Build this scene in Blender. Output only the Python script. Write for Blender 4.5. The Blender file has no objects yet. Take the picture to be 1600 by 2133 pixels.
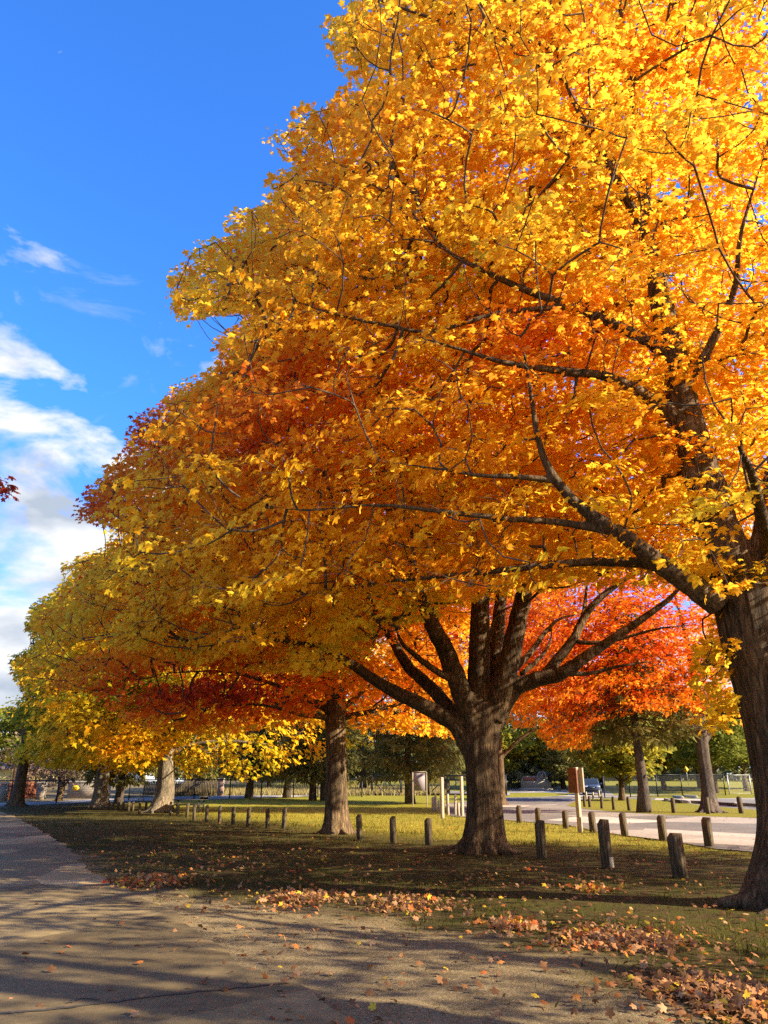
import bpy, math, random
import numpy as np
from mathutils import Vector, Matrix, Euler

random.seed(7)
RNG = np.random.default_rng(7)
SC = bpy.context.scene
COL = SC.collection
R = math.radians

# ------------------------------------------------------------------ camera geometry
FOC, EYE, HORIZON = 1602.0, 1.6, 1632.0
PITCH = math.atan((HORIZON - 1066.5) / FOC)
CP, SP = math.cos(PITCH), math.sin(PITCH)


def terrain(y):
    y = np.asarray(y, dtype=float)
    d = np.clip(y - 45, 0, None)
    near = 0.00024 * np.minimum(d, 75) ** 2
    return near + 0.012 * np.clip(d - 75, 0, None)


def terr(y):
    return float(terrain(y))


def ray(px, py):
    v = (1066.5 - py) / FOC
    return np.array([(px - 800) / FOC, CP - v * SP, SP + v * CP])


def at(px, py, y):
    d = ray(px, py)
    t = y / d[1]
    return np.array([0, 0, EYE]) + d * t


def ground(px, py):
    d = ray(px, py)
    lo, hi = 1.0, 1500.0
    for _ in range(60):
        m = (lo + hi) / 2
        p = d * m
        if EYE + p[2] > terr(p[1]):
            lo = m
        else:
            hi = m
    p = d * lo
    return np.array([p[0], p[1], terr(p[1])])


def depth(p):
    return p[1] * CP + (p[2] - EYE) * SP


def project(P):
    P = np.asarray(P, dtype=float)
    x, y, z = P[:, 0], P[:, 1], P[:, 2] - EYE
    d = y * CP + z * SP
    u = -y * SP + z * CP
    d = np.where(d < 0.2, 0.2, d)
    return 800 + FOC * x / d, 1066.5 - FOC * u / d, d


def inside(poly, px, py):
    res = np.zeros(len(px), bool)
    n = len(poly)
    j = n - 1
    for i in range(n):
        xi, yi = poly[i]
        xj, yj = poly[j]
        c = ((yi > py) != (yj > py)) & (px < (xj - xi) * (py - yi) / (yj - yi + 1e-9) + xi)
        res ^= c
        j = i
    return res


def noise3(P, scale, seed):
    r = np.random.default_rng(seed)
    out = np.zeros(len(P))
    for k in range(7):
        w = r.normal(size=3)
        w *= (0.6 + 0.9 * r.random()) / np.linalg.norm(w)
        out += np.sin(P @ (w * 2 * math.pi / scale) + r.random() * 6.28)
    return out / 7 * 2


# ------------------------------------------------------------------ object helpers
def tag(o, label=None, cat=None, group=None, kind=None):
    if label: o['label'] = label
    if cat: o['category'] = cat
    if group: o['group'] = group
    if kind: o['kind'] = kind
    return o


def empty(name, loc, rz=0.0):
    o = bpy.data.objects.new(name, None)
    o.empty_display_size = 0.3
    COL.objects.link(o)
    o.location = tuple(float(v) for v in loc)
    o.rotation_euler = (0, 0, rz)
    return o


def link(name, me, parent=None):
    o = bpy.data.objects.new(name, me)
    COL.objects.link(o)
    if parent is not None:
        o.parent = parent
    return o


def dup_tree(o, parent=None):
    c = o.copy()
    COL.objects.link(c)
    if parent is not None:
        c.parent = parent
    for ch in list(o.children):
        dup_tree(ch, c)
    return c


def np_mesh(name, V, faces, mats, smooth=False, attrs=None, midx=None):
    """faces: list of (k x n) int arrays of equal-size polygons"""
    me = bpy.data.meshes.new(name)
    V = np.asarray(V, dtype=np.float32)
    me.vertices.add(len(V))
    me.vertices.foreach_set('co', V.ravel())
    loops = np.concatenate([f.ravel() for f in faces]).astype(np.int32)
    tot = np.concatenate([np.full(len(f), f.shape[1], np.int32) for f in faces])
    start = np.concatenate([[0], np.cumsum(tot)[:-1]]).astype(np.int32)
    me.loops.add(len(loops))
    me.loops.foreach_set('vertex_index', loops)
    me.polygons.add(len(tot))
    me.polygons.foreach_set('loop_start', start)
    me.polygons.foreach_set('loop_total', tot)
    if smooth:
        me.polygons.foreach_set('use_smooth', np.ones(len(tot), bool))
    for m in mats if isinstance(mats, (list, tuple)) else [mats]:
        me.materials.append(m)
    if midx is not None:
        me.polygons.foreach_set('material_index', np.asarray(midx, np.int32))
    for k, a in (attrs or {}).items():
        at_ = me.attributes.new(k, 'FLOAT', 'POINT')
        at_.data.foreach_set('value', np.asarray(a, np.float32))
    me.update(calc_edges=True)
    me.validate()
    return me


class MB:
    def __init__(self):
        self.v, self.q, self.n = [], {}, 0

    def add(self, V, F):
        V = np.asarray(V, float)
        for f in F:
            self.q.setdefault(len(f), []).append([i + self.n for i in f])
        self.v.append(V)
        self.n += len(V)
        return self

    def addnp(self, V, F):
        self.v.append(np.asarray(V, float))
        self.q.setdefault(F.shape[1], []).extend((F + self.n).tolist())
        self.n += len(V)

    def box(self, c, s, M=None):
        x, y, z = s[0] / 2, s[1] / 2, s[2] / 2
        V = np.array([(i * x, j * y, k * z) for k in (-1, 1) for j in (-1, 1) for i in (-1, 1)])
        if M is not None:
            V = V @ np.array(M.to_3x3()).T
        return self.add(V + np.array(c), [(0, 2, 3, 1), (4, 5, 7, 6), (0, 1, 5, 4), (2, 6, 7, 3), (0, 4, 6, 2), (1, 3, 7, 5)])

    def bar(self, a, b, w, h=None):
        a, b = Vector(a), Vector(b)
        d = b - a
        M = d.to_track_quat('X', 'Z').to_matrix()
        return self.box((a + b) / 2, (d.length, w, h or w), M)

    def cyl(self, a, b, r, n=10, r2=None):
        return self.tube([a, b], [r, r if r2 is None else r2], n)

    def tube(self, pts, rad, n=6, cap=True, flute=None):
        V, F, caps = tube_arrays(np.asarray(pts, float), np.asarray(rad, float), n, flute)
        self.addnp(V, F) if not cap else None
        if cap:
            base = self.n
            self.addnp(V, F)
            self.q.setdefault(n, []).append([base + i for i in range(n)][::-1])
            self.q.setdefault(n, []).append([base + len(V) - n + i for i in range(n)])
        return self

    def prism(self, poly, y0, y1):
        """polygon in x,z extruded along y"""
        n = len(poly)
        V = [(x, y0, z) for x, z in poly] + [(x, y1, z) for x, z in poly]
        F = [tuple(range(n))[::-1] if False else tuple(range(n)), tuple(range(2 * n - 1, n - 1, -1))]
        F += [(i, i + n, (i + 1) % n + n, (i + 1) % n) for i in range(n)]
        return self.add(V, F)

    def mesh(self, name, mat, smooth=False):
        V = np.concatenate(self.v)
        faces = [np.asarray(f, int) for k, f in self.q.items()]
        me = np_mesh(name, V, faces, mat, smooth)
        return me

    def build(self, name, mat, parent=None, smooth=False, bevel=0):
        o = link(name, self.mesh(name, mat, smooth), parent)
        if bevel:
            m = o.modifiers.new('bevel', 'BEVEL')
            m.width = bevel
            m.segments = 2
            m.limit_method = 'ANGLE'
        return o


def tube_arrays(P, rad, n, flute=None):
    k = len(P)
    T = np.gradient(P, axis=0)
    T /= np.linalg.norm(T, axis=1)[:, None] + 1e-9
    up = np.array([0.0, 0, 1]) if abs(T[0][2]) < 0.8 else np.array([1.0, 0, 0])
    U = np.zeros_like(P)
    u = up
    for i in range(k):
        u = u - T[i] * np.dot(u, T[i])
        u /= np.linalg.norm(u) + 1e-9
        U[i] = u
    W = np.cross(T, U)
    a = np.linspace(0, 2 * math.pi, n, endpoint=False)
    rr = rad[:, None] * np.ones(n)[None]
    if flute is not None:
        rr = rr * flute(a, np.arange(k) / max(k - 1, 1), P)
    V = P[:, None] + rr[:, :, None] * (np.cos(a)[None, :, None] * U[:, None] + np.sin(a)[None, :, None] * W[:, None])
    V = V.reshape(-1, 3)
    i = np.arange(k - 1)[:, None] * n
    j = np.arange(n)[None]
    jn = (j + 1) % n
    F = np.stack([i + j, i + jn, i + n + jn, i + n + j], -1).reshape(-1, 4)
    return V, F, None


def smooth_path(pts, rad, m=6):
    """Catmull-Rom resampling of a path and its radii"""
    P = np.asarray(pts, float)
    r = np.asarray(rad, float)
    Q = np.vstack([2 * P[0] - P[1], P, 2 * P[-1] - P[-2]])
    q = np.concatenate([[r[0]], r, [r[-1]]])
    out, ro = [], []
    for i in range(len(P) - 1):
        for t in np.linspace(0, 1, m, endpoint=False):
            a, b, c, d = Q[i], Q[i + 1], Q[i + 2], Q[i + 3]
            out.append(0.5 * (2 * b + (c - a) * t + (2 * a - 5 * b + 4 * c - d) * t * t + (3 * b - a - 3 * c + d) * t ** 3))
            ro.append(q[i + 1] * (1 - t) + q[i + 2] * t)
    out.append(P[-1])
    ro.append(r[-1])
    return np.array(out), np.array(ro)


# ------------------------------------------------------------------ materials
def mat(name):
    m = bpy.data.materials.new(name)
    m.use_nodes = True
    nt = m.node_tree
    return m, nt, nt.nodes, nt.links, nt.nodes['Principled BSDF']


def ramp(nt, stops, fac=None, interp='LINEAR'):
    n = nt.nodes.new('ShaderNodeValToRGB')
    e = n.color_ramp.elements
    n.color_ramp.interpolation = interp
    while len(e) < len(stops):
        e.new(0.5)
    for i, (p, c) in enumerate(stops):
        e[i].position = p
        e[i].color = (c[0], c[1], c[2], 1)
    if fac is not None:
        nt.links.new(fac, n.inputs[0])
    return n


def texnoise(nt, scale, detail=4, rough=0.6, stretch=(1, 1, 1), coord='Object', dist=0.0):
    tc = nt.nodes.new('ShaderNodeTexCoord')
    mp = nt.nodes.new('ShaderNodeMapping')
    mp.inputs['Scale'].default_value = stretch
    nt.links.new(tc.outputs[coord], mp.inputs[0])
    n = nt.nodes.new('ShaderNodeTexNoise')
    n.inputs['Scale'].default_value = scale
    n.inputs['Detail'].default_value = detail
    n.inputs['Roughness'].default_value = rough
    n.inputs['Distortion'].default_value = dist
    nt.links.new(mp.outputs[0], n.inputs[0])
    return n


def mixc(nt, fac, a, b, mode='MIX'):
    n = nt.nodes.new('ShaderNodeMix')
    n.data_type = 'RGBA'
    n.blend_type = mode
    for sock, v in ((n.inputs[0], fac), (n.inputs[6], a), (n.inputs[7], b)):
        if hasattr(v, 'is_output'):
            nt.links.new(v, sock)
        elif isinstance(v, (int, float)):
            sock.default_value = v
        else:
            sock.default_value = (v[0], v[1], v[2], 1)
    return n.outputs[2]


def simple(name, stops, scale=6, rough=0.8, stretch=(1, 1, 1), bump=0.0, bscale=None, metal=0.0, detail=5, spec=0.3):
    m, nt, N, L, b = mat(name)
    n = texnoise(nt, scale, detail, 0.6, stretch)
    rp = ramp(nt, stops, n.outputs[0])
    L.new(rp.outputs[0], b.inputs['Base Color'])
    b.inputs['Roughness'].default_value = rough
    b.inputs['Metallic'].default_value = metal
    b.inputs['Specular IOR Level'].default_value = spec
    if bump:
        bn = texnoise(nt, bscale or scale, 6, 0.65, stretch)
        bp = N.new('ShaderNodeBump')
        bp.inputs['Strength'].default_value = 1
        bp.inputs['Distance'].default_value = bump
        L.new(bn.outputs[0], bp.inputs['Height'])
        L.new(bp.outputs[0], b.inputs['Normal'])
    return m


def leaf_mat(name, stops, trans=0.5, rough=0.6, spec=0.06):
    m, nt, N, L, b = mat(name)
    a = N.new('ShaderNodeAttribute')
    a.attribute_name = 'tint'
    rp = ramp(nt, stops, a.outputs['Fac'])
    b.inputs['Roughness'].default_value = rough
    b.inputs['Specular IOR Level'].default_value = spec
    L.new(rp.outputs[0], b.inputs['Base Color'])
    tr = N.new('ShaderNodeBsdfTranslucent')
    g = N.new('ShaderNodeGamma')
    g.inputs[1].default_value = 0.78
    L.new(rp.outputs[0], g.inputs[0])
    L.new(g.outputs[0], tr.inputs[0])
    mx = N.new('ShaderNodeMixShader')
    mx.inputs[0].default_value = trans
    L.new(b.outputs[0], mx.inputs[1])
    L.new(tr.outputs[0], mx.inputs[2])
    L.new(mx.outputs[0], N['Material Output'].inputs[0])
    return m


MAPLE = [(0.0, (0.07, 0.11, 0.012)), (0.18, (0.30, 0.29, 0.015)), (0.36, (0.92, 0.58, 0.020)), (0.55, (0.92, 0.40, 0.012)),
         (0.72, (0.85, 0.22, 0.010)), (0.86, (0.72, 0.085, 0.008)), (1.0, (0.26, 0.028, 0.018))]
M = {}
M['maple'] = leaf_mat('maple_leaves', MAPLE, 0.64)
M['far_leaf'] = leaf_mat('mixed_leaves', [(0, (0.05, 0.075, 0.012)), (0.4, (0.16, 0.17, 0.02)), (0.7, (0.42, 0.33, 0.02)), (1, (0.45, 0.22, 0.02))], 0.4)
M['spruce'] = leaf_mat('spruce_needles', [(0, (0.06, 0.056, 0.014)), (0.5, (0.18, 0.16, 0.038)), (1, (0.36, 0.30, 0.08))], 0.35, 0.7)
M['blue_spruce'] = leaf_mat('blue_spruce_needles', [(0, (0.08, 0.10, 0.06)), (0.5, (0.20, 0.23, 0.145)), (1, (0.36, 0.36, 0.22))], 0.2, 0.7)
M['woods'] = leaf_mat('wood_leaves', [(0, (0.04, 0.055, 0.015)), (0.5, (0.10, 0.10, 0.03)), (1, (0.22, 0.17, 0.04))], 0.3)
M['bare'] = leaf_mat('dry_leaves', [(0, (0.10, 0.06, 0.04)), (1, (0.24, 0.15, 0.09))], 0.3)
M['litter'] = leaf_mat('fallen_leaf', [(0.0, (0.07, 0.035, 0.018)), (0.3, (0.20, 0.095, 0.04)), (0.5, (0.36, 0.17, 0.065)), (0.62, (0.46, 0.27, 0.125)), (0.72, (0.52, 0.20, 0.045)), (0.85, (0.55, 0.11, 0.03)), (0.93, (0.62, 0.45, 0.04)), (1.0, (0.42, 0.04, 0.02))], 0.2)
M['grass'] = leaf_mat('grass_blades', [(0, (0.032, 0.028, 0.005)), (0.5, (0.12, 0.105, 0.011)), (1, (0.36, 0.28, 0.045))], 0.35)
M['dry_grass'] = leaf_mat('dry_grass', [(0, (0.25, 0.19, 0.06)), (1, (0.50, 0.40, 0.15))], 0.35)


def bark(name, dark, light, moss=None, fine=1.0):
    m, nt, N, L, b = mat(name)
    n1 = texnoise(nt, 9 * fine, 6, 0.7, (1, 1, 0.16), dist=1.2)
    n2 = texnoise(nt, 1.3, 3, 0.6, (1, 1, 0.5))
    tc = N.new('ShaderNodeTexCoord')
    mp = N.new('ShaderNodeMapping')
    mp.inputs['Scale'].default_value = (1, 1, 0.20)
    L.new(tc.outputs['Object'], mp.inputs[0])
    vo = N.new('ShaderNodeTexVoronoi')
    vo.feature = 'DISTANCE_TO_EDGE'
    vo.inputs['Scale'].default_value = 11 * fine
    wr = mixc(nt, 0.2, mp.outputs[0], n1.outputs['Color'], 'ADD')
    L.new(wr, vo.inputs['Vector'])
    mul = N.new('ShaderNodeMath')
    mul.operation = 'MULTIPLY_ADD'
    mul.inputs[1].default_value = 1.3
    L.new(vo.outputs['Distance'], mul.inputs[0])
    L.new(n1.outputs[0], mul.inputs[2])
    rp = ramp(nt, [(0.42, dark), (0.62, tuple(.5 * (a_ + b_) for a_, b_ in zip(dark, light))), (0.95, light)], mul.outputs[0])
    c = rp.outputs[0]
    rp2 = ramp(nt, [(0.42, (0.72, 0.72, 0.72)), (0.62, (1.15, 1.1, 1.02))], n2.outputs[0])
    c = mixc(nt, 1.0, c, rp2.outputs[0], 'MULTIPLY')
    L.new(c, b.inputs['Base Color'])
    b.inputs['Roughness'].default_value = 0.9
    b.inputs['Specular IOR Level'].default_value = 0.2
    bp = N.new('ShaderNodeBump')
    bp.inputs['Distance'].default_value = 0.06
    bp.inputs['Strength'].default_value = 1.0
    L.new(mul.outputs[0], bp.inputs['Height'])
    L.new(bp.outputs[0], b.inputs['Normal'])
    return m


M['bark'] = bark('maple_bark', (0.038, 0.023, 0.010), (0.20, 0.130, 0.066))
M['bark_mid'] = bark('brown_maple_bark', (0.040, 0.025, 0.012), (0.24, 0.165, 0.088))
M['bark_pale'] = bark('pale_maple_bark', (0.07, 0.05, 0.03), (0.33, 0.27, 0.18))
M['bark_spruce'] = bark('spruce_bark', (0.05, 0.036, 0.026), (0.20, 0.155, 0.12), fine=1.4)
M['twig'] = simple('branch_bark', [(0.3, (0.035, 0.024, 0.016)), (0.7, (0.13, 0.095, 0.065))], 7, 0.9, (1, 1, 1), 0.01)
M['post'] = simple('weathered_timber', [(0.3, (0.022, 0.014, 0.006)), (0.5, (0.085, 0.060, 0.030)), (0.7, (0.20, 0.155, 0.088))], 7, 0.9, (5, 5, 0.35), 0.02, 7)
M['pale_post'] = simple('pale_timber', [(0.25, (0.24, 0.19, 0.12)), (0.75, (0.48, 0.40, 0.27))], 6, 0.85, (6, 6, 0.5), 0.004, 10)
M['brown_wood'] = simple('brown_stained_wood', [(0.3, (0.10, 0.035, 0.015)), (0.7, (0.17, 0.06, 0.025))], 5, 0.7, (1, 6, 1), 0.003)
M['grey_board'] = simple('grey_plywood', [(0.3, (0.23, 0.20, 0.19)), (0.7, (0.31, 0.275, 0.26))], 2, 0.8, (4, 1, 1))
M['black_metal'] = simple('black_painted_steel', [(0.3, (0.012, 0.012, 0.014)), (0.7, (0.022, 0.022, 0.024))], 8, 0.45)
M['grey_metal'] = simple('galvanised_steel', [(0.3, (0.30, 0.30, 0.29)), (0.7, (0.45, 0.45, 0.44))], 8, 0.45, metal=0.3)
M['white_paint'] = simple('white_paint', [(0.3, (0.70, 0.69, 0.65)), (0.7, (0.8, 0.79, 0.76))], 3, 0.6)
M['concrete'] = simple('concrete', [(0.3, (0.34, 0.30, 0.23)), (0.7, (0.52, 0.47, 0.38))], 6, 0.9, bump=0.004)
M['dark_table'] = simple('dark_coated_slats', [(0.3, (0.012, 0.010, 0.009)), (0.7, (0.03, 0.025, 0.02))], 6, 0.7)
M['yellow_sign'] = simple('yellow_sign_face', [(0.3, (0.72, 0.45, 0.02)), (0.7, (0.78, 0.50, 0.025))], 3, 0.5)
M['sign_black'] = simple('black_sign_paint', [(0.3, (0.012, 0.012, 0.012)), (0.7, (0.02, 0.02, 0.02))], 3, 0.5)
M['roof'] = simple('grey_shingle', [(0.3, (0.10, 0.10, 0.11)), (0.7, (0.2, 0.2, 0.21))], 9, 0.9)
M['siding'] = simple('pale_blue_siding', [(0.3, (0.42, 0.48, 0.55)), (0.7, (0.52, 0.58, 0.64))], 3, 0.7)
M['yellow_wall'] = simple('yellow_stucco', [(0.3, (0.62, 0.50, 0.16)), (0.7, (0.72, 0.58, 0.22))], 2, 0.8)
M['window'] = simple('dark_window', [(0.3, (0.02, 0.025, 0.03)), (0.7, (0.04, 0.045, 0.05))], 2, 0.1, spec=0.6)
M['sign_stone'] = simple('grey_sign_planks', [(0.3, (0.22, 0.205, 0.15)), (0.7, (0.42, 0.38, 0.29))], 3, 0.9, (8, 1, 1), 0.01)
M['sign_red'] = simple('red_sign_board', [(0.35, (0.28, 0.075, 0.045)), (0.6, (0.40, 0.15, 0.09))], 9, 0.7, (1, 1, 3))
M['cream'] = simple('cream_board', [(0.3, (0.42, 0.36, 0.25)), (0.7, (0.52, 0.45, 0.32))], 4, 0.7)
M['car_paint'] = simple('slate_blue_car_paint', [(0.3, (0.06, 0.085, 0.13)), (0.7, (0.065, 0.092, 0.14))], 2, 0.25, spec=0.6, metal=0.3)
M['tyre'] = simple('tyre_rubber', [(0.3, (0.015, 0.015, 0.015)), (0.7, (0.03, 0.03, 0.03))], 9, 0.85)
M['lamp'] = simple('headlamp_glass', [(0.3, (0.6, 0.62, 0.65)), (0.7, (0.75, 0.77, 0.8))], 4, 0.1, spec=0.8)
M['hedge_red'] = leaf_mat('russet_hedge', [(0, (0.16, 0.05, 0.025)), (1, (0.36, 0.14, 0.06))], 0.3)


def brick_mat(name, c1, c2, mortar, scale):
    m, nt, N, L, b = mat(name)
    tc = N.new('ShaderNodeTexCoord')
    mp = N.new('ShaderNodeMapping')
    mp.inputs['Rotation'].default_value = (R(90), 0, 0)
    L.new(tc.outputs['Object'], mp.inputs[0])
    br = N.new('ShaderNodeTexBrick')
    br.inputs['Color1'].default_value = (*c1, 1)
    br.inputs['Color2'].default_value = (*c2, 1)
    br.inputs['Mortar'].default_value = (*mortar, 1)
    br.inputs['Scale'].default_value = scale
    br.inputs['Mortar Size'].default_value = 0.03
    L.new(mp.outputs[0], br.inputs[0])
    L.new(br.outputs[0], b.inputs['Base Color'])
    b.inputs['Roughness'].default_value = 0.9
    return m


M['block'] = brick_mat('concrete_block', (0.27, 0.215, 0.15), (0.33, 0.265, 0.19), (0.17, 0.14, 0.10), 1.25)
M['brick'] = brick_mat('red_brick', (0.30, 0.14, 0.08), (0.38, 0.20, 0.12), (0.34, 0.30, 0.24), 4.5)

# chain-link mesh: a fine woven wire sheet
def link_mat(name, col, cover):
    m, nt, N, L, b = mat(name)
    b.inputs['Base Color'].default_value = (*col, 1)
    b.inputs['Roughness'].default_value = 0.5
    tc = N.new('ShaderNodeTexCoord')
    mp = N.new('ShaderNodeMapping')
    mp.inputs['Rotation'].default_value = (0, R(45), 0)
    mp.inputs['Scale'].default_value = (1, 1, 1)
    L.new(tc.outputs['Object'], mp.inputs[0])
    sx = N.new('ShaderNodeSeparateXYZ')
    L.new(mp.outputs[0], sx.inputs[0])
    outs = []
    for k in (0, 2):
        a = N.new('ShaderNodeMath'); a.operation = 'MULTIPLY'; a.inputs[1].default_value = 16.0
        L.new(sx.outputs[k], a.inputs[0])
        f = N.new('ShaderNodeMath'); f.operation = 'FRACT'
        L.new(a.outputs[0], f.inputs[0])
        c = N.new('ShaderNodeMath'); c.operation = 'LESS_THAN'; c.inputs[1].default_value = cover
        L.new(f.outputs[0], c.inputs[0])
        outs.append(c)
    mx = N.new('ShaderNodeMath'); mx.operation = 'MAXIMUM'
    L.new(outs[0].outputs[0], mx.inputs[0]); L.new(outs[1].outputs[0], mx.inputs[1])
    tr = N.new('ShaderNodeBsdfTransparent')
    ms = N.new('ShaderNodeMixShader')
    L.new(mx.outputs[0], ms.inputs[0]); L.new(tr.outputs[0], ms.inputs[1]); L.new(b.outputs[0], ms.inputs[2])
    L.new(ms.outputs[0], N['Material Output'].inputs[0])
    return m


M['link_black'] = link_mat('black_chain_link', (0.02, 0.02, 0.02), 0.10)
M['link_grey'] = link_mat('grey_chain_link', (0.30, 0.30, 0.29), 0.06)

# ------------------------------------------------------------------ ground, path and roads
PATH_EDGE_PX = [(-60, 1686), (0, 1690), (30, 1701), (70, 1722), (110, 1744), (160, 1780), (200, 1825), (300, 1872), (380, 1915), (450, 1960), (550, 2030), (610, 2055), (725, 2120), (800, 2180)]
GRASS_EDGE_PX = [(160, 1770), (205, 1826), (330, 1856), (450, 1876), (640, 1884), (800, 1908), (1000, 1948), (1150, 1985), (1300, 2035), (1420, 2085), (1500, 2150), (1600, 2300)]
PE = np.array([ground(*p)[:2] for p in PATH_EDGE_PX])
GE = np.array([ground(*p)[:2] for p in GRASS_EDGE_PX])
PE = PE[np.argsort(PE[:, 1])]
GE = GE[np.argsort(GE[:, 1])]
PE = np.vstack([[PE[0, 0] + 1.2, 1.0], [PE[0, 0] + 1.8, -8], PE])
PE = PE[np.argsort(PE[:, 1])]


def path_edge(y):
    return np.interp(y, PE[:, 1], PE[:, 0])


def grass_edge(y):
    return np.interp(y, GE[:, 1], GE[:, 0], right=-99)


def dirt_of(x, y):
    P = np.stack([x, y, 0 * x], 1)
    w = 0.35 * noise3(P, 1.6, 3) + 0.2 * noise3(P, 0.6, 4)
    d = 1 / (1 + np.exp(-(grass_edge(y) - x + w) * 3.5))
    d = np.where(x < path_edge(y) - 0.3, 1.0, d)
    return d


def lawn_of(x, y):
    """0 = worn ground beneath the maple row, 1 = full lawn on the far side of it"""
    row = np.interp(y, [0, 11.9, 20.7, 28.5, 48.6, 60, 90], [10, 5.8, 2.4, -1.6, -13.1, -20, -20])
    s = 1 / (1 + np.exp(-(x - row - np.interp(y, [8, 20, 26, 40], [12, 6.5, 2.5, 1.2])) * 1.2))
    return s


gx = np.concatenate([-np.geomspace(16, 900, 60)[::-1], np.linspace(-15.8, 15.8, 190), np.geomspace(16, 900, 60)])
gy = np.concatenate([np.linspace(-60, -1, 12), np.linspace(0, 34, 210), np.geomspace(34.3, 1600, 110)])
GX, GY = np.meshgrid(gx, gy)
fx, fy = GX.ravel(), GY.ravel()
P3 = np.stack([fx, fy, 0 * fx], 1)
bump = 0.5 + 0.5 * np.clip(0.6 * noise3(P3, 2.2, 11) + 0.5 * noise3(P3, 0.8, 12), -1, 1)
amp = np.where(fy < 45, 0.045, 0.02) * (fx > path_edge(fy) + 0.05)
GZ = terrain(fy) - amp * bump - 0.006
ny, nx = len(gy), len(gx)
ii = np.arange(ny - 1)[:, None] * nx + np.arange(nx - 1)[None]
GF = np.stack([ii, ii + 1, ii + nx + 1, ii + nx], -1).reshape(-1, 4)

m, nt, N, L, b = mat('park_ground')
ad = N.new('ShaderNodeAttribute'); ad.attribute_name = 'dirt'
al = N.new('ShaderNodeAttribute'); al.attribute_name = 'lawn'
nf = texnoise(nt, 28, 6, 0.75)
nm = texnoise(nt, 2.2, 5, 0.65)
nb = texnoise(nt, 0.35, 4, 0.6)
nx2 = texnoise(nt, 9, 6, 0.75)
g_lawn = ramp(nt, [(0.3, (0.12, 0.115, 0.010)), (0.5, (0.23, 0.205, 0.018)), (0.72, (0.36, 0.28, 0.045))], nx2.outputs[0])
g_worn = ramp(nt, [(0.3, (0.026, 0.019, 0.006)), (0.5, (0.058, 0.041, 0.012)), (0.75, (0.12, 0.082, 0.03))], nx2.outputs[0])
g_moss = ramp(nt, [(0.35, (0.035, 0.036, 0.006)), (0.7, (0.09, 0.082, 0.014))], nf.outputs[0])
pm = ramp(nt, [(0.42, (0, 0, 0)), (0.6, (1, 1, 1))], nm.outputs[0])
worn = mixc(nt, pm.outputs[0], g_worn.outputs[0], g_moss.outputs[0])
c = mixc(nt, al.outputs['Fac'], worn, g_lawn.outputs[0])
vor = N.new('ShaderNodeTexVoronoi'); vor.inputs['Scale'].default_value = 42
tcg = N.new('ShaderNodeTexCoord'); L.new(tcg.outputs['Object'], vor.inputs['Vector'])
grav = ramp(nt, [(0.0, (0.13, 0.092, 0.042)), (0.5, (0.26, 0.195, 0.098)), (1.0, (0.50, 0.40, 0.24))], vor.outputs['Color'])
dsoil = ramp(nt, [(0.35, (0.14, 0.098, 0.042)), (0.7, (0.26, 0.19, 0.09))], nm.outputs[0])
dcol = mixc(nt, 0.40, dsoil.outputs[0], grav.outputs[0])
c = mixc(nt, ad.outputs['Fac'], c, dcol)
L.new(c, b.inputs['Base Color'])
b.inputs['Roughness'].default_value = 0.95
b.inputs['Specular IOR Level'].default_value = 0.1
bp = N.new('ShaderNodeBump'); bp.inputs['Distance'].default_value = 0.035; bp.inputs['Strength'].default_value = 0.9
L.new(nf.outputs[0], bp.inputs['Height']); L.new(bp.outputs[0], b.inputs['Normal'])
M['ground'] = m
dirtv = dirt_of(fx, fy)
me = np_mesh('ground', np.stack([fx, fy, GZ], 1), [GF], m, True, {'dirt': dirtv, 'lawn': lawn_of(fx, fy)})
tag(link('ground', me), kind='structure')


def sheet(name, outline_px, material, dz, world=None, step=2.5):
    """flat sheet that follows the gently rising ground; outline given as points on the ground"""
    poly = [tuple(ground(*p)[:2]) for p in outline_px] if world is None else world
    import bmesh
    bm = bmesh.new()
    vs = [bm.verts.new((x, y, 0)) for x, y in poly]
    f = bm.faces.new(vs)
    bmesh.ops.triangulate(bm, faces=[f])
    y0, y1 = min(p[1] for p in poly), max(p[1] for p in poly)
    y = y0 + step
    while y < y1:
        bmesh.ops.bisect_plane(bm, geom=bm.verts[:] + bm.edges[:] + bm.faces[:], plane_co=(0, y, 0), plane_no=(0, 1, 0))
        y += step
    for v in bm.verts:
        v.co.z = terr(v.co.y) + dz
    bmesh.ops.recalc_face_normals(bm, faces=bm.faces[:])
    for f in bm.faces:
        if f.normal.z < 0:
            f.normal_flip()
    me = bpy.data.meshes.new(name)
    bm.to_mesh(me)
    bm.free()
    me.materials.append(material)
    return tag(link(name, me), kind='structure')


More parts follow.
